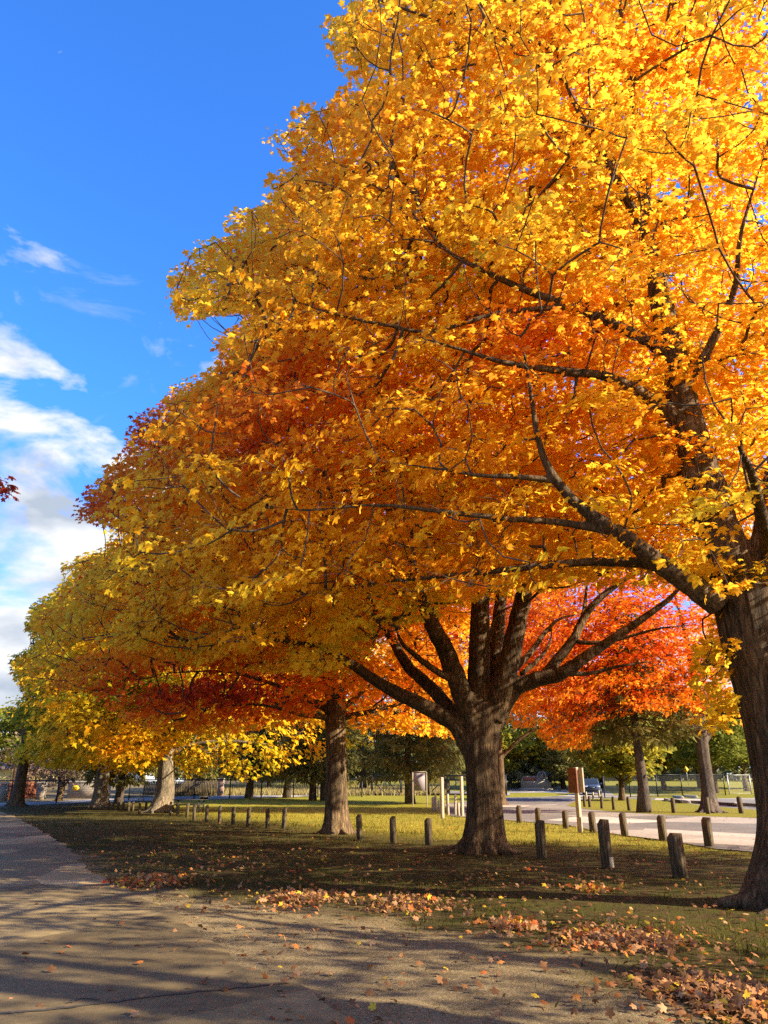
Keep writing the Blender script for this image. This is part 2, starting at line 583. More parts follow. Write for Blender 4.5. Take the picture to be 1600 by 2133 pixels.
def asphalt(name, a, b_, c_, speck=90, patch=0.5):
    m, nt, N, L, b = mat(name)
    v = N.new('ShaderNodeTexVoronoi'); v.inputs['Scale'].default_value = speck
    tc = N.new('ShaderNodeTexCoord'); L.new(tc.outputs['Object'], v.inputs['Vector'])
    n = texnoise(nt, patch, 6, 0.65)
    n2 = texnoise(nt, 7, 5, 0.7)
    base = ramp(nt, [(0.35, a), (0.65, b_)], n.outputs[0])
    sp = ramp(nt, [(0.0, (0.45, 0.45, 0.45)), (0.55, (1, 1, 1)), (0.9, (2.2, 2.1, 1.95))], v.outputs['Color'])
    st = ramp(nt, [(0.35, (0.75, 0.75, 0.75)), (0.6, (1.05, 1.05, 1.05))], n2.outputs[0])
    c = mixc(nt, 1, base.outputs[0], sp.outputs[0], 'MULTIPLY')
    c = mixc(nt, 1, c, st.outputs[0], 'MULTIPLY')
    L.new(c, b.inputs['Base Color'])
    b.inputs['Roughness'].default_value = 0.85
    b.inputs['Specular IOR Level'].default_value = 0.25
    bp = N.new('ShaderNodeBump'); bp.inputs['Distance'].default_value = 0.008
    L.new(v.outputs['Distance'], bp.inputs['Height']); L.new(bp.outputs[0], b.inputs['Normal'])
    return m


M['path'] = asphalt('worn_asphalt', (0.215, 0.150, 0.058), (0.30, 0.217, 0.095), 48, 0.4)
M['road'] = asphalt('pale_asphalt', (0.20, 0.170, 0.130), (0.265, 0.228, 0.18), 30, 0.2)
M['road_far'] = asphalt('grey_asphalt', (0.26, 0.235, 0.205), (0.34, 0.31, 0.275), 20, 0.2)
M['tar'] = simple('tar_seal', [(0.3, (0.05, 0.042, 0.028)), (0.7, (0.09, 0.076, 0.05))], 9, 0.6)

# path strip with its sealed cracks
ys = np.concatenate([np.linspace(-8, 30, 153), np.linspace(30.5, 53, 46)])
xr = path_edge(ys) + 0.10 * noise3(np.stack([0 * ys, ys, 0 * ys], 1), 1.7, 31) + 0.05 * noise3(np.stack([0 * ys, ys, 0 * ys], 1), 0.5, 32)
cols = [0, 0.3, 1.0, 2.5, 5, 8, 12]
V = np.stack([np.stack([xr - w, ys, terrain(ys) + 0.004], 1) for w in cols], 1).reshape(-1, 3)
k = len(cols)
ii = np.arange(len(ys) - 1)[:, None] * k + np.arange(k - 1)[None]
F = np.stack([ii, ii + k, ii + k + 1, ii + 1], -1).reshape(-1, 4)
me = np_mesh('path', V, [F], M['path'])
tag(link('path', me), kind='structure')


def ribbon(pts, w, seed):
    P = np.array([ground(*p) for p in pts])
    P, _ = smooth_path(P, np.ones(len(P)), 10)
    T = np.gradient(P, axis=0)
    Nn = np.stack([-T[:, 1], T[:, 0], 0 * T[:, 0]], 1)
    Nn /= np.linalg.norm(Nn, axis=1)[:, None]
    r = np.random.default_rng(seed)
    P = P + Nn * r.normal(0, 0.008, len(P))[:, None]
    ww = w * (0.7 + 0.6 * r.random(len(P)))
    V = np.concatenate([P - Nn * ww[:, None] / 2, P + Nn * ww[:, None] / 2])
    V[:, 2] += 0.009
    n = len(P)
    i = np.arange(n - 1)
    return V, np.stack([i + n, i, i + 1, i + n + 1], 1)


mb = MB()
for pts, w in (([(0, 2113), (90, 2106), (220, 2090), (330, 2076), (450, 2064), (600, 2049)], 0.05), ([(140, 2092), (170, 2082), (205, 2084)], 0.03),
               ([(60, 1886), (150, 1886), (230, 1883), (300, 1880)], 0.035)):
    mb.addnp(*ribbon(pts, w, int(w * 1000)))
o = mb.build('path_crack_seal', M['tar'])
tag(o, kind='structure')

sheet('road', [(925, 1674), (985, 1667), (1045, 1661), (1120, 1660), (1180, 1657), (1205, 1648), (1215, 1643), (1260, 1643), (1280, 1656), (1400, 1655), (1700, 1658), (1760, 1660), (1900, 1795), (1600, 1777), (1490, 1768), (1400, 1752), (1310, 1741), (1250, 1733), (1185, 1719), (1060, 1709), (940, 1700)], M['road'], 0.004)
sheet('far_road', [(-700, 1680), (0, 1673), (150, 1667), (300, 1661), (500, 1656), (700, 1649), (900, 1647), (1062, 1650), (1062, 1657), (850, 1654), (700, 1656), (500, 1664), (300, 1668), (150, 1673), (0, 1680), (-700, 1700)], M['road_far'], 0.004)
sheet('side_road', [(1060, 1643), (1120, 1641), (1208, 1641), (1208, 1647), (1178, 1653), (1130, 1651), (1060, 1652)], M['road_far'], 0.008)
sheet('grass_island', [(1180, 1678), (1198, 1670), (1225, 1664), (1290, 1663), (1390, 1668), (1475, 1679), (1600, 1689), (1800, 1700), (1900, 1722), (1600, 1705), (1480, 1701), (1400, 1698), (1290, 1692), (1225, 1686)], M['ground'], 0.012)
sheet('lane_shoulder', [(1290, 1660), (1400, 1655), (1700, 1656), (1700, 1661), (1420, 1664)], M['ground'], 0.010)
island = bpy.data.objects['grass_island']
for nm in ('grass_island', 'lane_shoulder'):
    mm = bpy.data.objects[nm].data
    for k_, v_ in (('dirt', 0.0), ('lawn', 0.8)):
        a_ = mm.attributes.new(k_, 'FLOAT', 'POINT')
        a_.data.foreach_set('value', np.full(len(mm.vertices), v_, np.float32))

# ------------------------------------------------------------------ leaves
LEAF_NEAR = np.array([(0, 0.36, 0.07), (0, 0.02, 0), (0.22, -0.08, -0.02), (0.40, 0.06, -0.03), (0.31, 0.22, 0.02), (0.60, 0.42, -0.08), (0.47, 0.60, -0.06), (0.22, 0.54, 0.03), (0.17, 0.78, -0.04), (0, 1.0, -0.12),
                      (-0.17, 0.78, -0.04), (-0.22, 0.54, 0.03), (-0.47, 0.60, -0.06), (-0.60, 0.42, -0.08), (-0.31, 0.22, 0.02), (-0.40, 0.06, -0.03), (-0.22, -0.08, -0.02)])
LEAF_NEAR_F = np.array([(0, i, i % 16 + 1) for i in range(1, 17)])
LEAF_MID = np.array([(0, 0, 0), (0.5, 0.32, -0.08), (0.2, 0.55, 0.02), (0, 1.0, -0.1), (-0.2, 0.55, 0.02), (-0.5, 0.32, -0.08)])
LEAF_MID_F = np.array([(0, 1, 2), (0, 2, 3), (0, 3, 4), (0, 4, 5)])
LEAF_FAR = np.array([(0, 0, 0), (0.45, 0.45, -0.06), (0, 1.0, 0), (-0.45, 0.45, -0.06)])
LEAF_FAR_F = np.array([(0, 1, 2), (0, 2, 3)])
NEEDLE = np.array([(0, 0, 0), (0.13, 0.4, 0), (0, 1.0, 0), (-0.13, 0.4, 0)])
BLADE = np.array([(-0.09, 0, 0), (0.09, 0, 0), (0.0, 1.0, 0.25)])
BLADE_F = np.array([(0, 1, 2)])


def leaves_mesh(name, pos, nrm, tipdir, size, tint, shape, material):
    base, tri = {'near': (LEAF_NEAR, LEAF_NEAR_F), 'mid': (LEAF_MID, LEAF_MID_F), 'far': (LEAF_FAR, LEAF_FAR_F), 'needle': (NEEDLE, LEAF_FAR_F), 'blade': (BLADE, BLADE_F)}[shape]
    n = len(pos)
    Z = nrm / (np.linalg.norm(nrm, axis=1)[:, None] + 1e-9)
    Y = tipdir - Z * np.sum(tipdir * Z, 1)[:, None]
    Y /= np.linalg.norm(Y, axis=1)[:, None] + 1e-9
    X = np.cross(Y, Z)
    k = len(base)
    V = np.empty((n, k, 3), np.float32)
    for i, (bx, by, bz) in enumerate(base):
        V[:, i] = pos + size[:, None] * (bx * X + by * Y + bz * Z)
    F = (np.arange(n)[:, None, None] * k + tri[None]).reshape(-1, 3)
    return np_mesh(name, V.reshape(-1, 3), [F], material, False, {'tint': np.repeat(np.clip(tint, 0, 1), k)})


# ------------------------------------------------------------------ tree builder
SKY_EDGE = [(690, -60), (690, 0), (652, 60), (676, 130), (690, 195), (655, 215), (640, 170), (610, 182), (596, 238), (545, 255), (538, 300), (572, 330), (546, 372), (541, 418), (480, 420), (452, 470), (470, 490), (440, 484), (372, 510), (376, 540), (346, 552), (336, 640), (382, 684), (440, 655), (520, 652), (432, 700), (436, 758), (342, 800), (330, 838), (276, 850), (258, 892), (255, 930), (192, 950), (200, 990), (152, 1030), (146, 1085), (214, 1096), (224, 1130), (124, 1170), (128, 1212), (62, 1262), (50, 1300), (70, 1340), (12, 1366), (22, 1400), (50, 1450), (6, 1490), (50, 1530), (10, 1556), (-20, 1700)]
SKY_POLY = [(-900, -3000), (400, -3000), (690, -60)] + SKY_EDGE[1:] + [(-900, 1700)]
LIMB_POLY = [(742, 1412), (790, 1335), (870, 1288), (950, 1268), (1010, 1250), (1100, 1232), (1250, 1212), (1330, 1190), (1425, 1228), (1478, 1250), (1500, 1300), (1475, 1330), (1430, 1400), (1440, 1490), (1500, 1560), (1560, 1650), (1600, 1900), (640, 1900), (660, 1640), (672, 1500), (686, 1412)]


def crown_reject(low_left, limb=True, extra=None, margin=7):
    frng = np.random.default_rng(5)

    def f(P, size):
        px, py, d = project(P)
        m = FOC * 0.12 / d
        sh = FOC * (0.40 * noise3(P, 1.7, 901) + 0.30 * noise3(P, 0.6, 902) + 0.15 * noise3(P, 0.22, 903)) / d
        bad = inside(SKY_POLY, px - sh, py + 0.4 * sh)
        for kk, pr in ((0.55, .45), (0.3, .45), (0.15, .4)):
            w_ = FOC * kk / d
            bad |= (inside(SKY_POLY, px - w_ - sh, py) | inside(SKY_POLY, px - .6 * w_ - sh, py - .8 * w_)) & (frng.random(len(px)) < pr)
        bad |= inside(SKY_POLY, px - 0.9 * m, py)
        bad |= inside(SKY_POLY, px - 0.5 * m, py - 0.7 * m)
        if limb:
            bad |= inside(LIMB_POLY, px, py + 0.5 * m + .9 * sh)
        bad |= (py + 0.5 * m > np.interp(px, [p[0] for p in low_left], [p[1] for p in low_left]))
        if extra is not None:
            bad |= extra(px, py, d, P)
        return bad
    return f


def grow_branches(skel, clusters, axis_xy, r0=0.006, seed=0, sides=5, wig=0.09):
    """attach every cluster point to the nearest piece of the growing branch system; returns the tube arrays"""
    rng = np.random.default_rng(seed)
    sk_p = np.concatenate([s[0] for s in skel])
    sk_r = np.concatenate([s[1] for s in skel])
    dist = np.min(np.linalg.norm(clusters[:, None, :2] - sk_p[None, ::4, :2], axis=2) + 0.5 * np.abs(clusters[:, None, 2] - sk_p[None, ::4, 2]), axis=1)
    order = np.argsort(dist)
    cap = len(sk_p) + len(clusters) * 4
    P = np.zeros((cap, 3)); par = np.full(cap, -1); plen = np.zeros(cap)
    n = len(sk_p)
    P[:n] = sk_p
    segs = []
    ax = np.asarray(axis_xy)
    outd = np.zeros(cap)
    outd[:n] = np.linalg.norm(sk_p[:, :2] - ax, axis=1)
    for ci in order:
        c = clusters[ci]
        v = c - P[:n]
        d = np.linalg.norm(v, axis=1)
        oc = np.linalg.norm(c[:2] - ax)
        cost = d + 0.22 * plen[:n] + 0.9 * np.clip(outd[:n] - oc, 0, None) + 0.6 * np.clip(P[:n, 2] - c[2] - 0.3, 0, None)
        j = int(np.argmin(cost))
        a = P[j]
        L_ = d[j]
        side = rng.normal(size=3) * wig * L_
        side[2] = abs(side[2]) * 0.4 - 0.10 * L_
        ids = [j]
        for t in (0.33, 0.67, 1.0):
            q = a + (c - a) * t + side * math.sin(math.pi * t)
            P[n] = q
            par[n] = ids[-1]
            plen[n] = plen[ids[-1]] + L_ / 3
            outd[n] = np.linalg.norm(q[:2] - ax)
            ids.append(n)
            n += 1
        segs.append(ids)
    w = np.zeros(n)
    for ids in segs:
        w[ids[-1]] += 1
    nsk = len(sk_p)
    for i in range(n - 1, nsk - 1, -1):
        if par[i] >= 0:
            w[par[i]] += w[i]
    rad = r0 * np.power(np.maximum(w, 1), 0.46) + 0.002
    mb = MB()
    for ids in segs:
        pts = P[ids]
        r = rad[ids].copy()
        if ids[0] < nsk:
            r[0] = min(max(r[1] * 1.25, 0.01), sk_r[ids[0]] * 0.8 + 0.01)
        else:
            r[0] = min(r[0], r[1] * 1.3)
        mb.tube(pts, r, sides, cap=False)
    return mb


def maple(name, label, base, skel_px, center, radii, zlow, n_clusters, per, leaf, shape, tintfn, reject, seed, r_cluster=0.6, voxel=0.04,
          cell=(0.75, 0.75, 0.42), barkmat=None, group=None, r0=0.006, shell=0.38, roots=7, extra_clusters=None, sides=5, flutes=0.10, size_jit=0.33, lean=0.5, cat='tree', carve=(2.6, -0.30), thin=None, see_limbs=None, twigs=0):
    rng = np.random.default_rng(seed)
    root = empty(name, base)
    tag(root, label, cat, group)
    B = np.array(base, float)
    barkmat = barkmat or M['bark']
    # trunk and main limbs, one welded surface
    mb = MB()
    skel = []
    ph = rng.random(4) * 6.28

    def flute(a, t, P):
        h = P[:, 2] - B[2]
        fl = 1 + flutes * (0.5 * np.sin(3 * a[None] + ph[0] + h[:, None] * 0.25) + 0.35 * np.sin(5 * a[None] + ph[1] - h[:, None] * 0.3) + 0.3 * np.sin(8 * a[None] + ph[2] + h[:, None] * .4))
        flare = np.exp(-np.clip(h, 0, None) / 0.42)[:, None]
        fl = fl * (1 + flare * (0.30 + 0.26 * np.sin(roots * a[None] + ph[3])))
        return fl

    for i, (pts, rads) in enumerate(skel_px):
        p, r = smooth_path(pts, rads, 8 if i == 0 else 6)
        if i == 0:
            mb.tube(p - B, r, 28, flute=lambda a, t, P: flute(a, t, P + B))
        else:
            jit = rng.normal(0, 0.05, p.shape) * r[:, None]
            p[1:-1] += jit[1:-1]
            mb.tube(p - B, r, 12)
        skel.append((p, r))
    for kx in range(roots):
        a = ph[3] + 6.283 * kx / roots + rng.normal(0, 0.15)
        rb = skel_px[0][1][0]
        L_ = rb * (1.55 + .8 * rng.random())
        pts = [np.array([math.cos(a), math.sin(a), 0]) * rb * 0.75 + np.array([0, 0, rb * 0.45])]
        for t in (0.4, 0.75, 1.0):
            a2 = a + rng.normal(0, 0.12)
            pts.append(np.array([math.cos(a2), math.sin(a2), 0]) * (rb * 0.8 + (L_ - rb * 0.8) * t) + np.array([0, 0, rb * (0.20 - 0.26 * t)]))
        p, r = smooth_path(pts, np.array([0.30, 0.20, 0.13, 0.06]) * rb * 1.1, 5)
        mb.tube(p, r, 8)
    tr = mb.build('trunk', barkmat, root, True)
    if voxel:
        md = tr.modifiers.new('weld', 'REMESH')
        md.mode = 'VOXEL'
        md.voxel_size = voxel
        md.use_smooth_shade = True
        sm = tr.modifiers.new('smooth', 'SMOOTH')
        sm.factor = 0.5
        sm.iterations = 3
    # clusters of foliage
    C0 = np.array(center, float)
    RD = np.array(radii, float)
    m_ = n_clusters * 22
    d = rng.normal(size=(m_, 3))
    d /= np.linalg.norm(d, axis=1)[:, None]
    rr = rng.random(m_) ** shell
    lump = 1 + 0.13 * noise3(d * 5, 3.0, seed + 1)
    P = C0 + d * RD * (rr * lump)[:, None]
    P = P[P[:, 2] > zlow + 0.5 * noise3(P, 3.5, seed + 5)]
    keep = ~reject(P, r_cluster) & (noise3(P * np.array([.7, .7, 2.1]), carve[0], seed + 9) > carve[1])
    if thin is not None:
        keep &= rng.random(len(P)) < thin(P)
    P = P[keep]
    if extra_clusters is not None:
        P = np.vstack([extra_clusters, P])
    px, py, dd = project(P)
    out = (px > 1900) | (px < -350) | (py < -420) | (P[:, 1] < 1)
    P = P[~out | (rng.random(len(P)) < 0.45)]
    key = np.floor(P / np.array(cell)).astype(int)
    _, idx = np.unique(key, axis=0, return_index=True)
    idx = np.sort(idx)[:n_clusters]
    P = P[idx]
    br = grow_branches(skel, P, B[:2], r0, seed + 3, sides)
    if twigs:
        Q_ = np.repeat(P, twigs, 0)
        o_ = Q_ - np.stack([0 * Q_[:, 0] + B[0], 0 * Q_[:, 0] + B[1], Q_[:, 2] - 1.2], 1)
        o_ /= np.linalg.norm(o_, axis=1)[:, None]
        E_ = o_ * .6 + rng.normal(0, .6, Q_.shape) * [1, 1, .45]
        E_ *= r_cluster * 1.0 / np.linalg.norm(E_, axis=1)[:, None]
        ok_ = ~reject(Q_ + E_ * 1.15, 0)
        for q, e_ in zip(Q_[ok_], E_[ok_]):
            br.tube([q, q + e_ * .5 + [0, 0, .03], q + e_], [.0055, .004, .002], 3, cap=False)
    V = np.concatenate(br.v) - B
    me = np_mesh('branches', V, [np.asarray(f, int) for f in br.q.values()], M['twig'], True)
    link('branches', me, root)
    # leaves
    nC = len(P)
    cnt = np.maximum(4, (per * (0.6 + 0.8 * rng.random(nC))).astype(int))
    ci = np.repeat(np.arange(nC), cnt)
    n = len(ci)
    out_d = P - np.array([B[0], B[1], C0[2] - 0.45 * RD[2]])
    out_d /= np.linalg.norm(out_d, axis=1)[:, None]
    cn = np.array([0, 0, 1.0]) + lean * out_d + rng.normal(0, 0.18, (nC, 3))
    cn /= np.linalg.norm(cn, axis=1)[:, None]
    a = rng.random(n) * 6.283
    rad = np.sqrt(rng.random(n)) * r_cluster * (0.7 + 0.6 * rng.random(nC))[ci]
    N_ = cn[ci]
    t1 = np.cross(N_, np.array([0.3, 0.2, 0.1]))
    t1 /= np.linalg.norm(t1, axis=1)[:, None]
    t2 = np.cross(N_, t1)
    off = t1 * (np.cos(a) * rad)[:, None] + t2 * (np.sin(a) * rad)[:, None] + N_ * (rng.normal(0, 0.11, n) * r_cluster - 0.18 * rad * rad / r_cluster)[:, None]
    pos = P[ci] + off
    nrm = N_ * 0.85 + rng.normal(0, 0.45, (n, 3)) + 0.28 * out_d[ci]
    tip = off / (np.linalg.norm(off, axis=1)[:, None] + 1e-6) + np.array([0, 0, -0.55]) + rng.normal(0, 0.45, (n, 3))
    size = leaf * (1 + size_jit * rng.normal(size=n)).clip(0.45, 1.6)
    bad = reject(pos, 0.0)
    if see_limbs:
        lp = np.concatenate([s[0] for s in skel[see_limbs[0]:]])
        lx, ly, ld = project(lp)
        qx, qy, qd = project(pos)
        near_ = np.zeros(len(pos), bool)
        for i0 in range(0, len(pos), 20000):
            sl = slice(i0, i0 + 20000)
            dd_ = np.hypot(qx[sl, None] - lx[None], qy[sl, None] - ly[None])
            near_[sl] = ((dd_ < see_limbs[1]) & (qd[sl, None] < ld[None] - 0.1)).any(1)
        bad |= near_ & (rng.random(len(pos)) < 0.62)
    pos, nrm, tip, size, ci = pos[~bad], nrm[~bad], tip[~bad], size[~bad], ci[~bad]
    tint = tintfn(P, rng)[ci] + rng.normal(0, 0.035, len(pos))
    me = leaves_mesh('crown', (pos - B), nrm, tip, size, tint, shape, M['maple'])
    link('crown', me, root)
    return root


def px_path(pts, ys, rads):
    return ([at(p[0], p[1], y) for p, y in zip(pts, ys)], rads)


def hot(P, spots):
    """patches of foliage that have turned further: (px, py, radius px, shift)"""
    px, py, d = project(P)
    s = np.zeros(len(P))
    for x, y, rx, ry, v in spots:
        s += v * np.exp(-(((px - x) / rx) ** 2 + ((py - y) / ry) ** 2))
    return s


# ---- maple beside the camera on the right
YA = 11.96
A0 = ground(1665, 1885)
skA = [
    ([np.array([A0[0], A0[1], -0.3]), at(1664, 1850, YA), at(1658, 1700, YA), at(1622, 1500, YA), at(1580, 1340, YA), at(1553, 1230, YA)], [0.56, 0.53, 0.47, 0.47, 0.50, 0.49]),
    px_path([(1560, 1260), (1525, 1180), (1478, 1040), (1432, 880), (1398, 720), (1355, 500), (1332, 300), (1300, 100), (1290, -150)], [12, 12, 12.1, 12.2, 12.3, 12.6, 12.8, 13, 13], [.36, .36, .33, .28, .24, .17, .12, .08, .04]),
    px_path([(1580, 1270), (1600, 1160), (1625, 1000), (1660, 800), (1690, 500), (1700, 100)], [12, 11.9, 11.8, 11.8, 12, 12], [.34, .31, .26, .2, .14, .05]),
    px_path([(1500, 1262), (1440, 1216), (1385, 1180), (1340, 1148), (1290, 1108), (1225, 1068), (1165, 1010), (1128, 940), (1110, 850), (1100, 780), (1085, 700)], [11.8, 11.7, 11.6, 11.4, 11.3, 11.2, 11.1, 11, 10.9, 10.8, 10.7], [.21, .19, .165, .14, .12, .10, .08, .06, .045, .035, .02]),
    px_path([(1400, 1188), (1320, 1172), (1200, 1172), (1060, 1186), (900, 1203), (760, 1216), (640, 1236)], [11.7, 11.9, 12.2, 12.5, 12.9, 13.2, 13.5], [.10, .09, .075, .06, .045, .03, .015]),
    px_path([(1150, 1000), (1080, 993), (1000, 990), (900, 975), (790, 960)], [11.1, 11, 10.9, 10.8, 10.8], [.06, .05, .042, .03, .015]),
    px_path([(1438, 900), (1395, 860), (1330, 815), (1265, 785), (1170, 772), (1060, 757), (950, 725), (830, 690)], [12.1, 12, 11.8, 11.6, 11.3, 11, 10.8, 10.6], [.17, .14, .11, .09, .07, .05, .035, .015]),
    px_path([(1400, 745), (1310, 690), (1200, 640), (1095, 604), (1000, 560), (930, 520), (860, 445), (815, 400)], [12.2, 12.2, 12.1, 12, 11.9, 11.8, 11.7, 11.6], [.12, .10, .085, .07, .055, .04, .025, .012]),
    px_path([(1358, 520), (1300, 400), (1240, 290), (1190, 200), (1150, 80)], [12.5, 12.3, 12.1, 12, 11.9], [.11, .09, .07, .05, .02]),
    px_path([(1290, 1110), (1160, 1087), (1050, 1080), (900, 1063), (780, 1052), (620, 1062), (500, 1036)], [11.3, 11.3, 11.2, 11.2, 11.3, 11.4, 11.5], [.075, .06, .052, .043, .034, .025, .012]),
    px_path([(1600, 1150), (1590, 1090), (1570, 1000), (1540, 930)], [11.8, 10.4, 8.8, 7.2], [.12, .10, .06, .03]),
    px_path([(1415, 820), (1480, 720), (1530, 600), (1545, 480), (1600, 300)], [12.2, 11.6, 11, 10.4, 10], [.10, .08, .06, .04, .02]),
    px_path([(1200, 640), (1050, 650), (900, 690), (810, 678), (700, 655), (600, 622), (480, 590)], [12.1, 11.9, 11.7, 11.6, 11.5, 11.4, 11.3], [.06, .05, .045, .04, .032, .022, .01]),
]


def tintA(P, rng):
    return (0.445 + 0.10 * noise3(P, 4.5, 21) + 0.07 * noise3(P, 1.8, 22) + rng.normal(0, 0.035, len(P))
            + hot(P, [(600, 790, 190, 110, 0.34), (480, 900, 170, 70, 0.20), (1120, 690, 150, 70, 0.34), (450, 580, 60, 40, 0.12), (900, 880, 260, 90, 0.10), (1500, 1000, 160, 120, -0.10), (1560, 300, 120, 140, 0.05), (650, 250, 110, 120, 0.07), (880, 540, 150, 120, -0.08), (1150, 330, 130, 110, -0.08)]))


lowA = [(-200, 1250), (500, 1270), (900, 1260), (1200, 1230), (1440, 1235), (1445, 1540), (1530, 1540), (1540, 1250), (1600, 1250), (1700, 1300)]


def exA(px, py, d, P):
    near = (d < 9.6) & (px < 1380) | (d < 6.3) | ((d < 10.6) & (px < 1050))
    bad = near | ((px > 1480) & (py > 1230) & (d < 11)) & (px > 1530)
    bad |= (py > 1230) & (px > 1430) & (px < 1530) & (d < 10.5)
    bad |= (px > 1380) & (px < 1480) & (py > 780) & (py < 900) & (d < 12)
    return bad


maple('maple_tree', 'huge golden maple whose leaning trunk stands cut off at the right edge', (A0[0], A0[1], 0), skA, (4.6, 12.8, 10.5), (10.2, 6.3, 15.5), 3.6,
      4600, 38, 0.104, 'near', tintA, crown_reject(lowA, True, exA), 101, r_cluster=0.46, voxel=0.035, cell=(0.55, 0.55, 0.33), group='maples lining the path', shell=0.42, carve=(1.5, 0.33), see_limbs=(3, 14), r0=0.0058, twigs=2, extra_clusters=np.array([at(px_, py_, y_) for px_, py_, y_ in zip(np.random.default_rng(3).uniform(1452, 1525, 24), np.random.default_rng(4).uniform(1245, 1500, 24), np.random.default_rng(6).uniform(11.6, 13.6, 24))]), barkmat=M['bark_mid'],
      thin=lambda P: np.where(P[:, 1] < 10.8, .30, 1.0) * np.where(P[:, 0] > 8.2, np.where(P[:, 2] > 6, .25, .5), 1))

# ---- spreading maple in the middle
YB = 20.72
B0 = ground(1005, 1775)
skB = [
    ([np.array([B0[0], B0[1], -0.3]), at(1007, 1755, YB), at(1008, 1680, YB), at(1002, 1600, YB), at(1001, 1540, YB), at(1008, 1465, YB)], [0.52, 0.46, 0.43, 0.40, 0.47, 0.46]),
    px_path([(985, 1570), (950, 1510), (905, 1482), (840, 1450), (785, 1420), (735, 1385), (670, 1350), (600, 1335)], [20.7, 20.6, 20.4, 20.2, 20, 19.8, 19.5, 19.2], [.26, .24, .21, .18, .15, .13, .09, .04]),
    px_path([(975, 1540), (930, 1470), (895, 1430), (850, 1388), (815, 1330), (780, 1270), (740, 1180)], [20.7, 21, 21.3, 21.6, 22, 22.3, 22.6], [.22, .20, .18, .16, .13, .10, .04]),
    px_path([(990, 1520), (960, 1440), (935, 1370), (905, 1310), (880, 1250), (845, 1150), (810, 1020)], [20.6, 20.4, 20.2, 20, 19.8, 19.6, 19.3], [.28, .27, .25, .22, .19, .13, .05]),
    px_path([(1003, 1500), (998, 1400), (1000, 1300), (1003, 1200), (995, 1050), (985, 880)], [20.7, 20.7, 20.6, 20.5, 20.4, 20.2], [.32, .30, .27, .23, .15, .06]),
    px_path([(1020, 1490), (1032, 1390), (1038, 1300), (1048, 1200), (1060, 1080), (1080, 920)], [21, 21.3, 21.6, 21.9, 22.2, 22.5], [.24, .21, .19, .16, .11, .05]),
    px_path([(1025, 1500), (1055, 1400), (1078, 1300), (1098, 1210), (1120, 1090), (1150, 950)], [20.6, 20.5, 20.4, 20.3, 20.2, 20], [.32, .29, .25, .22, .15, .06]),
    px_path([(1030, 1510), (1065, 1440), (1110, 1418), (1165, 1405), (1215, 1372), (1270, 1335), (1330, 1295), (1385, 1255), (1425, 1215)], [20.7, 20.6, 20.4, 20.2, 20, 19.8, 19.6, 19.4, 19.2], [.26, .24, .21, .18, .15, .12, .10, .075, .04]),
    px_path([(1130, 1412), (1165, 1370), (1195, 1330), (1215, 1290), (1245, 1250), (1290, 1215), (1350, 1180), (1420, 1150)], [20.4, 20.4, 20.4, 20.4, 20.3, 20.2, 20.1, 20], [.15, .14, .125, .11, .095, .08, .06, .03]),
    px_path([(1205, 1338), (1260, 1338), (1310, 1326), (1370, 1310), (1430, 1303)], [20.3, 20.2, 20.1, 20, 19.9], [.07, .06, .05, .04, .02]),
    px_path([(1165, 1405), (1230, 1402), (1290, 1388), (1340, 1380), (1400, 1372)], [20.2, 20.2, 20.1, 20.1, 20], [.07, .06, .045, .03, .012]),
    px_path([(1200, 1335), (1212, 1290), (1218, 1262), (1225, 1200)], [20.4, 20.6, 20.8, 21.2], [.08, .07, .06, .03]),
    px_path([(1070, 1395), (1105, 1360), (1135, 1318), (1165, 1290), (1200, 1280)], [20.9, 21.3, 21.7, 22, 22.2], [.10, .085, .07, .05, .03]),
    px_path([(1085, 1405), (1120, 1375), (1145, 1340), (1150, 1300)], [20.9, 21.2, 21.5, 21.8], [.075, .06, .045, .02]),
    px_path([(948, 1420), (900, 1392), (865, 1365), (838, 1340), (825, 1310)], [20.2, 19.9, 19.7, 19.5, 19.4], [.10, .09, .075, .06, .03]),
    px_path([(1005, 1370), (1020, 1330), (1030, 1290), (1050, 1270), (1080, 1258)], [20.1, 19.9, 19.8, 19.7, 19.6], [.07, .06, .05, .04, .02]),
]


def tintB(P, rng):
    return (0.46 + 0.10 * noise3(P, 4.5, 31) + 0.06 * noise3(P, 1.8, 32) + rng.normal(0, 0.03, len(P))
            + hot(P, [(480, 970, 210, 70, 0.27), (240, 1180, 200, 200, 0.02), (850, 1290, 200, 70, -0.08), (350, 1330, 120, 60, -0.08), (310, 880, 90, 60, 0.28), (205, 1050, 90, 55, 0.40), (560, 900, 160, 60, 0.16), (700, 900, 150, 90, 0.10), (300, 960, 90, 50, 0.10)]))


lowB = [(-200, 1340), (180, 1340), (430, 1395), (600, 1405), (740, 1415), (760, 1370), (870, 1300), (1000, 1262), (1330, 1200), (1450, 1215), (1600, 1250)]
maple('maple_tree', 'golden maple with a thick trunk forking low into many bare spreading limbs', (B0[0], B0[1], 0), skB, (0.6, 20.4, 10.8), (11.5, 7.5, 11.5), 3.9,
      3600, 40, 0.110, 'near', tintB, crown_reject(lowB, True, lambda px, py, d, P: (d < 12.5)), 202, r_cluster=0.58, voxel=0.035, cell=(0.7, 0.7, 0.42), carve=(1.8, 0.18), see_limbs=(1, 11), r0=0.0062, twigs=2, thin=lambda P: np.where(P[:, 1] < 19, .6, 1.0) * np.where((P[:, 2] > 9) & (P[:, 0] > -2.5), .35, 1) * np.where(P[:, 0] > 5, .6, 1), group='maples lining the path', shell=0.42)

